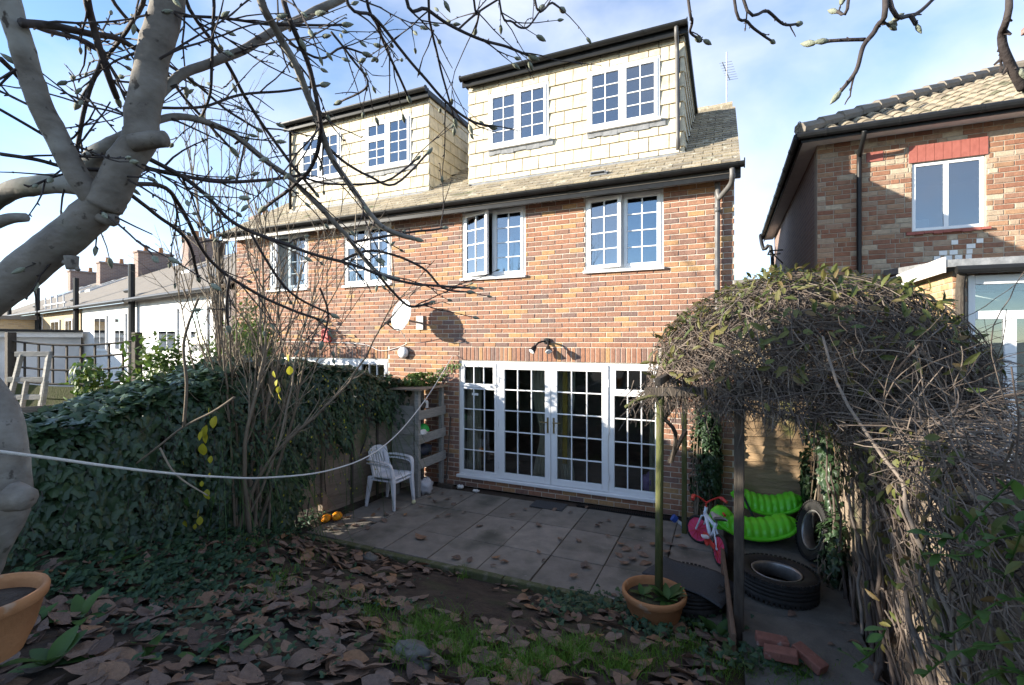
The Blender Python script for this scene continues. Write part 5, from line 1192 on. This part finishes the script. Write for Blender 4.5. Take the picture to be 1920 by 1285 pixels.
# ------------------------------------------------------------------ magnolia
mag = thing('magnolia_tree', 'bare magnolia tree with smooth grey limbs and furry buds over the garden', 'tree', (-2.65, .35, .95)); R = random.Random(55)
def px(pts, d): return [at(x, y, (d if not isinstance(d, (list, tuple)) else lerp(d[0], d[1], i/max(1, len(pts)-1)))) for i, (x, y) in enumerate(pts)]
twm = MB(); budm = MB()
def limb(name, P3, r0, r1, mt, n=10, sub=6, knob=0, part=True):
    S_ = spline(P3, sub); k = len(S_)
    rr = [lerp(r0, r1, i/(k-1))*(1+.05*noise.noise(V((i*.55, r0*99, 0)))+knob*max(0, noise.noise(V((i*.9, 3, r0*50))))) for i in range(k)]
    for i0 in range(3, k-2, 5):
        if r0 > .02: rr[i0] *= 1.045
    S_ = [p+V((noise.noise(p*9), noise.noise(p*9+V((5, 0, 0))), noise.noise(p*9+V((0, 5, 0)))))*min(r0*.5, .006) for p in S_]
    m = MB().tube(S_, rr, n); m.build(name, mt, mag, smooth=True); return S_, rr
def bud(p, d, s=1):
    d = d.normalized(); budm.lathe(p, [(.001, -.003*s), (.0055*s, .003*s), (.0078*s, .013*s), (.0055*s, .024*s), (.001, .034*s)], 7, d)
def twig(p, v, L_, r, depth=0, budp=.55):
    n = max(3, int(L_/.045)); pts = [p.copy()]; v = v.normalized()
    for i in range(n):
        v = (v+rv(R, .20)+V((0, 0, .02 if depth else -.01))).normalized(); p = p+v*(L_/n); pts.append(p.copy())
        if i > 0 and R.random() < .55: s_ = rv(R, 1); s_ = (s_-v*s_.dot(v)); twm.tube([p, p+s_.normalized()*r*2.6+v*r*2], [r*1.1, r*.5], 4)
        if depth < 1 and i > 0 and R.random() < .22: s_ = rv(R, 1); twig(p, v+s_*.9, L_*R.uniform(.3, .55), r*.75, depth+1)
    twm.tube(pts, [r*(1-.45*i/n) for i in range(n+1)], 5)
    if R.random() < budp: bud(pts[-1], v, R.uniform(.8, 1.3))
base = V((-2.72, .30, .80))
T1 = [base]+px([(-150, 1310), (-60, 1090), (5, 960), (8, 850), (-12, 770), (-80, 690), (-150, 650)], (1.72, 1.75))
limb('trunk', T1, .074, .062, M_bark, 16, knob=.12)
limb('trunk', px([(-190, 700), (-100, 622), (0, 545), (95, 468), (175, 398), (205, 368)], (1.75, 1.68)), .066, .056, M_bark, 16, knob=.06)
for (a, b, r) in [((22, 930), (52, 936), .052), ((135, 480), (135, 505), .022), ((120, 490), (148, 507), .008), ((185, 400), (215, 412), .03), ((170, 380), (150, 395), .035)]: limb('knot', px([a, ((a[0]+b[0])/2, (a[1]+b[1])/2), b], 1.68), r, r*.75, M_bark, 10, 2)
limb('limb', px([(195, 385), (225, 325), (262, 262), (268, 215), (282, 140), (302, 50), (325, -40), (360, -150)], (1.68, 1.62)), .054, .045, M_bark, 16)
limb('limb', px([(185, 385), (150, 335), (100, 250), (62, 160), (38, 80), (14, -20), (-10, -120)], (1.68, 1.4)), .036, .028, M_bark, 12)
limb('limb', px([(190, 360), (130, 345), (60, 350), (5, 365), (-60, 420)], (1.72, 1.9)), .036, .034, M_bark, 12)
limb('limb', px([(165, 345), (175, 300), (205, 275), (260, 250)], (1.85, 1.7)), .036, .026, M_bark, 12)
limb('limb', px([(250, 268), (285, 262), (309, 260)], 1.63), .030, .027, M_bark, 12, 3)
limb('limb', px([(-20, 425), (20, 410), (50, 408)], 1.5), .020, .014, M_bark, 8, 3)
over = px([(360, -150), (640, -330), (1100, -420), (1500, -330), (1800, -230), (2050, -160)], (1.62, 1.55)); limb('limb', over, .046, .026, M_bark, 10)
def overpt(x):
    best = min(spline(over, 8), key=lambda p: abs((HX+FP*(cT*p.x+sT*p.y)/fwd(p))-x)); return best
BR = [  # (pixels, depth, r0 px, r1 px)
 ([(283, 200), (335, 145), (400, 115), (470, 87), (520, 55), (580, 28), (650, -8), (720, -60)], (1.66, 2.2), 10, 8),
 ([(272, 238), (330, 218), (390, 230), (440, 255), (495, 300), (545, 335), (610, 400), (660, 455), (700, 505), (735, 522)], (1.66, 2.5), 8, 4),
 ([(250, 308), (330, 328), (410, 340), (490, 338), (560, 330)], (1.7, 2.3), 5, 3),
 ([(262, 290), (340, 330), (395, 375), (450, 425), (560, 468), (660, 497), (760, 530), (880, 540)], (1.7, 2.6), 5, 2.5),
 ([(482, -30), (520, 60), (560, 132), (592, 215), (622, 292), (655, 345), (715, 425), (776, 448)], (1.6, 2.3), 9, 5),
 ([(528, -20), (560, 72), (582, 135), (600, 215), (600, 262), (588, 305), (555, 345), (500, 388)], (1.6, 2.2), 6, 3.5),
 ([(645, -15), (700, 30), (745, 85), (790, 140), (835, 190), (880, 225), (918, 237)], (1.6, 2.2), 3.5, 2.5),
 ([(685, -15), (708, 50), (730, 105), (765, 180)], (1.7, 2.2), 3.5, 2.5),
 ([(760, -10), (800, 18), (850, 50), (905, 76), (950, 88), (990, 104)], (1.7, 2.0), 4, 2.5),
 ([(803, -10), (808, 50), (825, 125), (852, 222)], (1.7, 2.1), 3, 2),
 ([(888, -10), (898, 22), (892, 55)], (1.7, 1.9), 2.6, 2), ([(935, -8), (962, 42), (988, 52), (1012, 22)], (1.7, 1.9), 2.4, 1.8), ([(1000, -12), (1035, 5), (1050, 16)], (1.6, 1.7), 2.6, 2),
 ([(1290, -10), (1298, 38), (1294, 60), (1304, 70)], (1.5, 1.6), 3.2, 2.4), ([(1376, -10), (1402, 42), (1430, 65), (1445, 76)], (1.5, 1.6), 3.2, 2.4), ([(1392, -8), (1440, 22), (1470, 46), (1494, 45)], (1.5, 1.6), 3.4, 2.6),
 ([(1660, -15), (1645, 50), (1618, 88), (1604, 135), (1576, 172)], (1.25, 1.3), 8, 4.5), ([(1622, 74), (1585, 76), (1552, 78)], (1.28, 1.3), 5, 4), ([(1664, -12), (1708, 28), (1750, -2)], (1.25, 1.3), 7, 4), ([(1708, 28), (1718, 46)], (1.27, 1.27), 6, 5), ([(1592, -12), (1570, 22)], (1.3, 1.3), 4, 4),
 ([(1892, -15), (1878, 70), (1894, 122), (1920, 165)], (1.1, 1.15), 6, 12),
 ([(40, 45), (100, 50), (165, 62), (215, 72), (262, 96)], (1.45, 1.75), 9, 5), ([(42, 40), (90, 58), (140, 70), (185, 92)], (1.45, 1.8), 6, 4),
 ([(160, -15), (170, 30), (188, 95), (205, 150), (218, 183)], (1.5, 1.7), 8, 6), ([(195, 115), (168, 168), (152, 240), (142, 292)], (1.7, 1.8), 4.5, 4),
 ([(272, -10), (235, 60), (200, 110), (150, 190)], (1.6, 1.9), 5, 3), ([(0, 110), (40, 150), (100, 230), (145, 288)], (1.5, 1.8), 5, 4.5), ([(0, 205), (60, 240), (110, 270), (150, 300)], (1.6, 1.8), 3, 3),
 ([(340, 30), (420, 35), (500, 45), (560, 48), (640, 47)], (1.7, 2.0), 3, 2.4), ([(205, -10), (270, 70), (300, 120), (360, 200), (430, 275)], (1.7, 2.2), 4, 2.6),
 ([(400, -10), (398, 70), (394, 170), (380, 215)], (1.7, 1.9), 3.4, 2.6), ([(345, -10), (420, 110), (470, 200), (540, 300), (590, 360)], (1.7, 2.4), 4, 3),
 ([(300, 202), (380, 200), (450, 178), (540, 170), (600, 160)], (1.75, 2.2), 3, 2.4), ([(300, 110), (370, 160), (430, 210), (480, 240)], (1.8, 2.3), 3, 2.4),
 ([(245, 345), (310, 352), (345, 400), (380, 470), (430, 520), (520, 570), (600, 600)], (1.75, 2.8), 5, 2.6), ([(235, 360), (290, 400), (350, 450), (372, 520)], (1.75, 2.4), 4.5, 3), ([(600, 262), (640, 300), (690, 330), (740, 345), (800, 290)], (2.2, 2.6), 3.2, 2.2),
 ([(660, 455), (740, 440), (800, 432), (830, 428)], (2.4, 2.6), 3, 2.2), ([(700, 505), (735, 545), (770, 575), (805, 568)], (2.5, 2.7), 3, 2.2), ([(640, 490), (700, 470), (790, 500), (830, 540), (875, 548)], (2.5, 2.8), 3, 2), ([(560, 330), (620, 345), (720, 340), (780, 300)], (2.3, 2.6), 2.6, 2), ([(0, 288), (70, 300), (130, 315), (200, 318)], (1.6, 1.75), 4, 4),
 ([(430, 520), (425, 570), (428, 610)], (2.3, 2.4), 3, 2), ([(470, 440), (520, 520), (560, 560), (620, 590)], (2.3, 2.7), 3, 2), ([(600, 540), (615, 590), (605, 640)], (2.7, 2.8), 2.2, 1.8), ([(100, 250), (150, 330), (165, 350)], (1.7, 1.72), 5, 5),
 ([(620, 60), (660, 110), (690, 160), (640, 190)], (1.9, 2.1), 2.6, 2), ([(860, 55), (900, 20), (950, -10)], (1.85, 1.9), 2.4, 2), ([(540, 80), (600, 110), (640, 90), (680, 100)], (1.8, 2.0), 2.6, 2)]
for pts, d, r0, r1 in BR:
    P3 = px(pts, d)
    if pts[0][1] < 0: P3 = [overpt(pts[0][0]-25)]+P3 if pts[0][0] > 330 else [at(pts[0][0]-20, -140, d[0])]+P3
    thick = r0 >= 8 and pts[0][0] < 700 and pts[0][0] > 250
    S_, rr = limb('branch', P3, r0*d[0]/FP*(.68 if pts[0][0] > 1500 else .9), r1*d[1]/FP*(.75 if pts[0][0] > 1500 else .9), M_bark if thick else M_twig, 7, 5)
    k = len(S_); bud(S_[-1], S_[-1]-S_[-2], R.uniform(1.0, 1.45)*min(1.25, d[1]/1.6))
    right = pts[0][0] > 1000
    for i in range(3, k-1):
        if R.random() < (.12 if right else .24):
            v = (S_[i+1]-S_[i]).normalized(); twig(S_[i], v+rv(R, 1.0)+V((0, 0, .1)), (R.uniform(.04, .09) if right else R.uniform(.10, .38)), min(rr[i]*.6, .0042))
        if R.random() < .35: s_ = rv(R, 1); twm.tube([S_[i], S_[i]+s_*rr[i]*2.6], [rr[i]*.8, rr[i]*.3], 4)
for (x, y, d_, dx, dy) in [(30, 130, 1.5, -1, .3), (105, 300, 1.65, 1, -.4), (290, 90, 1.63, -1, -.2), (262, 225, 1.64, -1, -.3), (320, 20, 1.62, 1, .2), (60, 200, 1.55, -1, -.3), (120, 270, 1.66, 1, .1), (230, 330, 1.66, 1, .5), (150, 420, 1.68, -1, .5), (245, 300, 1.66, 1, .6), (190, 395, 1.66, 1, .3), (300, 110, 1.62, 1, -.2)]:
    for q_ in range(2): twig(at(x, y, d_), V((dx*cT+R.uniform(-.4, .4), dx*sT+R.uniform(-.4, .4), -dy+R.uniform(-.4, .4))), R.uniform(.12, .45), .004)
twm.build('twigs', M_twig, mag, kind='stuff'); budm.build('buds', M_bud, mag, kind='stuff', smooth=True)
# ------------------------------------------------------------------ multi-stemmed bare shrub
R = random.Random(91); sb = V((-4.60, 3.42, .42)); shrub = thing('bare_shrub', 'tall multi-stemmed bare shrub in front of the ivy fence', 'shrub', sb); tw = MB()
tops = [(300, 330), (318, 420), (345, 250), (360, 300), (385, 200), (395, 380), (415, 280), (430, 330), (447, 240), (462, 360), (470, 300), (490, 420), (505, 330), (520, 400), (560, 380), (575, 480), (600, 420), (640, 400), (690, 430), (620, 500), (700, 520), (740, 560), (380, 430), (440, 460), (330, 520), (540, 560)]
def ftwig(p, v, L_, r, depth):
    n = max(3, int(L_/.09)); pts = [p.copy()]; v = v.normalized()
    for i in range(n):
        v = (v+rv(R, .16)+V((0, 0, .05))).normalized(); p = p+v*(L_/n); pts.append(p.copy())
        if depth < 2 and R.random() < .5: ftwig(p, v+rv(R, .9)+V((0, 0, .2)), L_*R.uniform(.3, .5), r*.65, depth+1)
    tw.tube(pts, [max(.0011, r*(1-.6*i/n)) for i in range(n+1)], 4 if depth == 0 else 3, cap=False)
for k, (x, y) in enumerate(tops):
    tp = at(x, y, R.uniform(4.3, 5.7)); b0 = sb+V((R.uniform(-.22, .22), R.uniform(-.22, .22), -.08)); r = R.uniform(.012, .026)
    m1 = b0.lerp(tp, .3)+V((R.uniform(-.1, .1), R.uniform(-.1, .1), .12)); m2 = b0.lerp(tp, .62)+V((R.uniform(-.12, .12), R.uniform(-.12, .12), .1))
    S_ = spline([b0, m1, m2, tp], 7); S_ = [p+rv(R, .012) for p in S_]; kk = len(S_)
    MB().tube(S_, [max(.0025, r*(1-.85*i/(kk-1))) for i in range(kk)], 6).build('stem', M_stem, shrub, smooth=True)
    for i in range(7, kk):
        if R.random() < .75: v = (S_[i]-S_[i-1]).normalized(); ftwig(S_[i], v+rv(R, .8), R.uniform(.25, .7), r*.32, 0)
for pts, r in [([(440, 745), (400, 772), (345, 800), (300, 835), (256, 869)], .010), ([(345, 800), (350, 720), (345, 640), (372, 560)], .013), ([(300, 840), (330, 890), (390, 930)], .008)]:
    S_ = spline(px(pts, 3.75), 5); MB().tube(S_, [r*(1-.3*i/len(S_)) for i in range(len(S_))], 7).build('stem', M_stem, shrub, smooth=True)
tw.build('twigs', M_stem, shrub, kind='stuff')
# yellow climber on the stems
yc = thing('yellow_climber', 'climber with large yellow leaves twining up the bare shrub stems', 'plant', at(395, 900, 4.3)); me_ = []
for k in range(4): q = MB(); lens(q, V((0, 0, 0)), V((0, 0, -1)), V((.2, -1, .1)), .075, .055, R.uniform(.1, .3), R.uniform(.1, .4), 4); me_.append(q.mesh('leaf', M_yell if k < 3 else M_weed))
for (x, y, s) in [(385, 772, 1.3), (400, 775, 1.2), (392, 790, 1.3), (382, 803, 1), (395, 815, 1.2), (388, 838, 1.2), (392, 860, .8), (518, 690, 1), (535, 685, 1), (523, 710, 1), (530, 725, 1.2), (515, 735, 1.1), (540, 672, .9), (370, 905, 1), (385, 910, .9), (360, 940, 1), (372, 950, 1), (378, 965, 1.1), (350, 970, .8), (395, 935, .9), (365, 985, 1), (382, 925, .8), (345, 868, .8), (403, 880, .7), (375, 985, .8)]:
    p = at(x+R.uniform(-9, 9), y+R.uniform(-8, 8), (4.2 if y > 760 else 4.4)+R.uniform(-.1, .1)); s *= R.uniform(.6, 1.2); inst('leaf', R.choice(me_ if y > 880 else me_[:3]), Matrix.Translation(p) @ Matrix.Rotation(R.uniform(-.8, .8), 4, 'Z') @ Matrix.Rotation(R.uniform(-.5, .3), 4, 'X') @ Matrix.Scale(s, 4), yc)
MB().tube(spline(px([(372, 1000), (365, 940), (385, 880), (392, 800), (395, 760)], 4.32), 5), .003, 4).build('stem', M_weed, yc)
# ------------------------------------------------------------------ ground cover
def onT(px_, py_):
    r = ray(px_, py_); t = 1.2
    while t < 14:
        p = V((0, 0, CAMH))+r*t
        if p.z < gz(p.x, p.y): return p
        t += .01
    return p
R = random.Random(14)
# fallen leaves
def deadleaf(R, s):
    m = MB(); l, w_ = 1.0*s, R.uniform(.5, .68)*s; c1, c2, fo = R.uniform(-.9, .8), R.uniform(-.6, .6), R.uniform(-.2, .8); seg = 7; vs = []
    for i in range(seg+1):
        u = i/seg; ww = w_*.5*max(.03, math.sin(math.pi*min(1, u*1.0)**.85))**.75
        for j in (-1, -.5, 0, .5, 1):
            x = (u-.5)*l; y = ww*j; z = c1*x*x/s+fo*abs(y)**1.5/math.sqrt(s)+c2*x*y/s+.02*s*math.sin(u*9+j*3)*abs(j); vs.append((x, y, z+.02*s))
    m.add(vs, [(i*5+j, i*5+j+1, (i+1)*5+j+1, (i+1)*5+j) for i in range(seg) for j in range(4)])
    m.tube([(-.5*l, 0, c1*.25*s+.02*s), (-.62*l, .01*s, c1*.3*s+.03*s)], .012*s, 4); return m
dl = [deadleaf(R, 1).mesh('fallen_leaf', M_leaf, True) for _ in range(12)]
def leafM(p, n, s, flat=.25):
    q = (n+rv(R, flat)).normalized().to_track_quat('Z', 'Y').to_matrix().to_4x4(); return Matrix.Translation(p) @ q @ Matrix.Rotation(R.uniform(0, 6.28), 4, 'Z') @ Matrix.Diagonal((s, s, s, 1))
its = []
while len(its) < 1300:
    x = R.uniform(-4.3, .0); y = R.uniform(.8, 4.40)
    f_ = fwd((x, y)); 
    if f_ < 1.6: continue
    dn = .5+.8*noise.noise(V((x*1.1, y*1.1, 40)))+(.25 if y < 3.2 else 0)
    bare = math.exp(-(((x+1.9)/.95)**2+((y-3.75)/.35)**2))
    if R.random() > max(.10, dn)-.75*bare: continue
    s = R.uniform(.07, .20); e = .05; n = V((-(gz(x+e, y)-gz(x-e, y))/(2*e), -(gz(x, y+e)-gz(x, y-e))/(2*e), 1)).normalized()
    its.append((f_, V((x, y, gz(x, y)+.008+R.random()*.035)), n, s))
its.sort(key=lambda t: t[0]); rest = MB(); src = [deadleaf(R, 1) for _ in range(8)]
vis = [t for t in its if t[0] > 2.0]; far = [t for t in its if t[0] <= 2.0]
for f_, p, n, s in vis[:220]:
    o = inst('fallen_leaf', R.choice(dl), leafM(p, n, s, .38)); tag(o, 'dry brown magnolia leaf lying on the garden soil', 'leaf', 'fallen leaves on the garden soil')
for f_, p, n, s in vis[220:]+far:
    q = R.choice(src); Mx = leafM(p, n, s, .38); rest.add([Mx @ V(v) for v in q.v], q.f)
o = rest.build('leaf_litter', M_leaf, smooth=True, kind='stuff'); tag(o, 'layer of dry brown leaves covering the garden soil', 'leaves')
pats = [(790, 1008, 1.9), (900, 985, 1.1), (1010, 985, 1), (930, 1045, 1.2), (945, 1052, 1.1), (855, 1045, 1.2), (880, 1050, 1), (960, 966, 1), (820, 968, 1), (840, 966, .9), (1050, 1010, 1), (1085, 1012, 1.1), (1095, 1058, 1.2), (1100, 1062, 1.1), (1075, 1080, 1), (1120, 985, 1), (1125, 978, .9), (1140, 975, .8), (1070, 960, .8), (1040, 955, .9), (1150, 1115, .8), (1185, 985, 1.1), (1205, 988, 1), (1165, 1020, 1.1), (1175, 1030, 1.3), (1195, 1025, 1.2), (1205, 1040, 1.2), (1185, 1048, 1.2), (1160, 1040, 1), (1210, 1055, 1.2), (1170, 1055, 1), (1140, 1005, .8), (985, 955, .9), (960, 990, .7), (1010, 1035, .8), (1020, 1050, .7), (870, 960, .9), (790, 950, .9), (830, 925, 1), (815, 940, 1.1), (840, 935, 1.2), (805, 932, 1), (850, 945, .9), (865, 930, .8), (745, 955, 1), (760, 965, .8), (700, 965, 1), (720, 975, 1.1), (680, 975, 1.2), (665, 985, 1.1), (690, 990, 1), (640, 985, 1), (650, 970, 1.2), (660, 960, 1), (700, 980, 1), (725, 965, 1), (1240, 1010, 1.2), (1255, 1020, 1.1), (1270, 1005, 1), (1250, 1035, 1.2), (1225, 1020, 1), (1280, 1025, 1.1), (630, 995, 1.2), (615, 990, 1.1), (710, 955, .8), (1100, 950, .8), (925, 1060, .8)]
for x, y, s in pats:
    p = onG(x, y, .02); o = inst('fallen_leaf', R.choice(dl), leafM(p, V((0, 0, 1)), s*R.uniform(.09, .125), .3)); tag(o, 'dry curled leaf lying on the paving slabs', 'leaf', 'fallen leaves on the patio')
for k in range(26):
    p = V((R.uniform(.15, .98), R.uniform(3.6, 7.1), .115)); 
    if R.random() < .5: p.x = R.uniform(.8, .98)
    if (p.xy-V((.43, 5.08))).length < .37: continue
    o = inst('fallen_leaf', R.choice(dl), leafM(p, V((0, 0, 1)), R.uniform(.06, .11), .3)); tag(o, 'dry curled leaf lying on the concrete path', 'leaf', 'fallen leaves on the path')
# grass tufts
m = MB()
for (x, y, rx, n) in [(800, 1185, 70, 950), (860, 1225, 70, 750), (760, 1230, 45, 400), (1010, 1245, 70, 750), (1085, 1225, 45, 450), (940, 1262, 70, 420), (1165, 1255, 50, 420), (610, 1130, 40, 110), (700, 1155, 35, 120), (870, 1080, 14, 130), (585, 1050, 30, 50), (540, 1090, 40, 80), (660, 1130, 20, 60), (1290, 1220, 40, 200), (1380, 1260, 60, 320), (1500, 1275, 60, 260), (500, 1110, 40, 110), (1230, 1240, 40, 160)]:
    for k in range(n):
        p = onT(R.gauss(x, rx*.55), R.gauss(y, rx*.28)); L_ = R.uniform(.06, .17); a = V((R.uniform(-.6, .6), R.uniform(-.6, .6), 1)).normalized(); b = rv(R, 1); b.z = 0; b = b.normalized()*R.uniform(.0016, .003); c = p-V((0, 0, .01)); q = c+a*L_*.55; t_ = q+(a+V((a.x*1.2, a.y*1.2, -.45))).normalized()*L_*.45
        m.add([c-b, c+b, q+b*.8, q-b*.8, t_], [(0, 1, 2, 3), (3, 2, 4)])
tag(m.build('grass', M_grass, kind='stuff'), 'tufts of bright green grass among the fallen leaves', 'grass')
# ground ivy and small-leaved weeds
m = MB()
for (x, y, rx, ry, n, s) in [(330, 1075, 130, 40, 900, .05), (420, 1050, 80, 35, 500, .05), (300, 1110, 90, 25, 350, .045), (1075, 1140, 45, 18, 330, .05), (1215, 1160, 40, 28, 420, .05), (470, 1000, 90, 25, 420, .05), (560, 985, 60, 22, 320, .045), (250, 1010, 120, 40, 500, .06), (120, 1080, 70, 40, 220, .06), (330, 1200, 120, 40, 160, .04), (520, 1230, 120, 40, 130, .035), (1150, 1140, 30, 14, 130, .045), (1300, 1180, 60, 25, 220, .05), (420, 1160, 120, 30, 170, .035), (700, 1140, 120, 30, 90, .03), (1420, 1250, 80, 20, 200, .05)]:
    for k in range(int(n*.72)):
        p = onT(R.gauss(x, rx*.7), R.gauss(y, ry*.7)); ivyleaf(m, p+V((0, 0, R.uniform(.01, .10))), (V((0, -.3, 1))+rv(R, .7)), R.uniform(.6, 1.2)*s, rv(R, 1))
tag(m.build('ground_ivy', M_bluegreen, kind='stuff'), 'low blue-green ground ivy spreading over the soil', 'ground cover')
# broad-leaved weeds, each leaf its own piece
wl = []
for k in range(4): q = MB(); lens(q, V((0, 0, 0)), V((0, 1, .5)), V((0, -.4, 1)), 1, R.uniform(.34, .5), R.uniform(.2, .55), R.uniform(.1, .3), 6); wl.append(q.mesh('leaf', M_weed, True))
WL = [(150, 1165, .17, 6, 'broad green dock plant beside the orange pot'), (95, 1250, .20, 7, 'large dock plant below the orange pot'), (345, 1035, .13, 5, 'dock leaves under the ivy hedge'), (410, 1005, .13, 5, 'dock leaves beneath the yellow climber'), (440, 1230, .12, 3, 'pale upright dock leaf in the leaf litter'), (600, 1210, .10, 6, 'small broad-leaved weed beside the grass tufts'), (1345, 1195, .18, 14, 'leafy weed at the foot of the dark pergola post'), (1300, 1165, .14, 11, 'leafy weed beside the terracotta pot'), (1255, 1105, .17, 16, 'weeds growing inside the terracotta pot'), (1200, 1105, .12, 10, 'seedlings in the terracotta pot next to the dead leaf'), (520, 1085, .08, 4, 'small weed clump at the edge of the bare soil'), (370, 1245, .12, 4, 'grey-green weed leaf at the picture-bottom litter'), (480, 960, .10, 5, 'nettle-like weed at the base of the bare shrub'), (1480, 1262, .12, 6, 'weeds in front of the loose bricks'), (220, 1000, .11, 5, 'weed under the magnolia trunk'), (655, 1085, .06, 4, 'tiny weed by the pale broken stone')]
WL += [(215, 1060, .16, 6, 'broad dock clump in the ground ivy below the ivy hedge'), (300, 1010, .15, 6, 'dock clump under the dangling yellow leaves'), (480, 1030, .12, 5, 'dock clump where ground ivy meets the leaf litter'), (60, 1180, .13, 6, 'weed clump tucked behind the orange pot'), (270, 1235, .13, 4, 'dock clump in deep leaf litter beside the orange pot')]
WL[11] = (370, 1245, .12, 4, 'grey-green weed between dock leaf and litter')
for (x, y, L_, n, lab) in WL:
    p = onT(x, y)
    if 'terracotta pot' in lab and ('inside' in lab or 'seedlings' in lab): p = V((-.45 if 'inside' in lab else -.66, 4.25, .215))
    t = thing('weed', lab, 'weed', p)
    for k in range(n):
        an = k*2*math.pi/n+R.uniform(-.4, .4); inst('leaf', R.choice(wl), Matrix.Translation(p) @ Matrix.Rotation(an, 4, 'Z') @ Matrix.Rotation(R.uniform(-.1, .7), 4, 'X') @ Matrix.Scale(L_*R.uniform(.7, 1.15), 4), t)
# green spray in the near right corner
sp_ = thing('honeysuckle_spray', 'green leafy sprays hanging in front of the vine-covered fence', 'plant', at(1850, 1200, 1.6)); ll = []
for k in range(3): q = MB(); lens(q, V((0, 0, 0)), V((0, 1, .1)), V((0, 0, 1)), 1, R.uniform(.45, .6), R.uniform(.1, .35), R.uniform(.1, .25), 5); ll.append(q.mesh('leaf', M_weed, True))
for pts in ([(1900, 900), (1840, 960), (1790, 1010), (1740, 1000)], [(1930, 1000), (1870, 1010), (1820, 1040), (1760, 1040)], [(1940, 1120), (1870, 1130), (1800, 1180), (1760, 1200)], [(1930, 1200), (1850, 1210), (1780, 1230), (1730, 1270)], [(1940, 1270), (1880, 1260), (1820, 1290)], [(1930, 960), (1900, 1040), (1880, 1090)], [(1660, 1180), (1640, 1220), (1600, 1250)]):
    S_ = spline(px(pts, (1.45, 1.75)), 3); MB().tube(S_, .003, 5).build('stem', M_weed, sp_)
    for p in S_:
        for s in (-1, 1):
            if R.random() < .8:
                a = rv(R, 1)+V((-.4, -.3, .1)); q = a.to_track_quat('Y', 'Z').to_matrix().to_4x4(); inst('leaf', R.choice(ll), Matrix.Translation(p) @ q @ Matrix.Rotation(R.uniform(-.5, .5), 4, 'Y') @ Matrix.Scale(R.uniform(.035, .07), 4), sp_)
# ------------------------------------------------------------------ conifer behind the camera (seen in the panes, shades the pergola)
def conifer(c, h, r, label, seed):
    R = random.Random(seed); c = V(c); t = thing('conifer', label, 'tree', c); MB().tube([c, c+V((0, 0, h*.5)), c+V((0, 0, h))], [.16, .1, .02], 8).build('trunk', M_stem, t); m = MB()
    for k in range(230):
        u = R.random()**.8; z = .6+u*(h-.7); L_ = r*(1-u*.93)*R.uniform(.75, 1.1); an = R.uniform(0, 6.283); d = V((math.cos(an), math.sin(an), -.22)); b = c+V((0, 0, z))
        for j in range(26):
            s = R.random()**.7; p = b+d*(L_*s)+V((0, 0, -.12*s*s*L_)); a = (d+V((-d.y, d.x, 0))*R.choice((-1, 1))*R.uniform(.4, 1.3)+V((0, 0, R.uniform(-.5, .1)))); lens(m, p, a, V((0, 0, 1))+rv(R, .4), R.uniform(.16, .34), R.uniform(.06, .10), .3, .2, 2)
    m.build('crown', M_ivy, t, kind='stuff')
conifer((-8.0, -3.1, .3), 5.0, 2.0, 'shorter unseen conifer added behind the viewpoint to shade the side fence', 4)  # second tree is added out of view to keep sun off the fence vine
conifer((-9.9, -2.5, .3), 5.6, 2.2, 'dark conifer standing behind the viewpoint, reflected in the windows', 3)
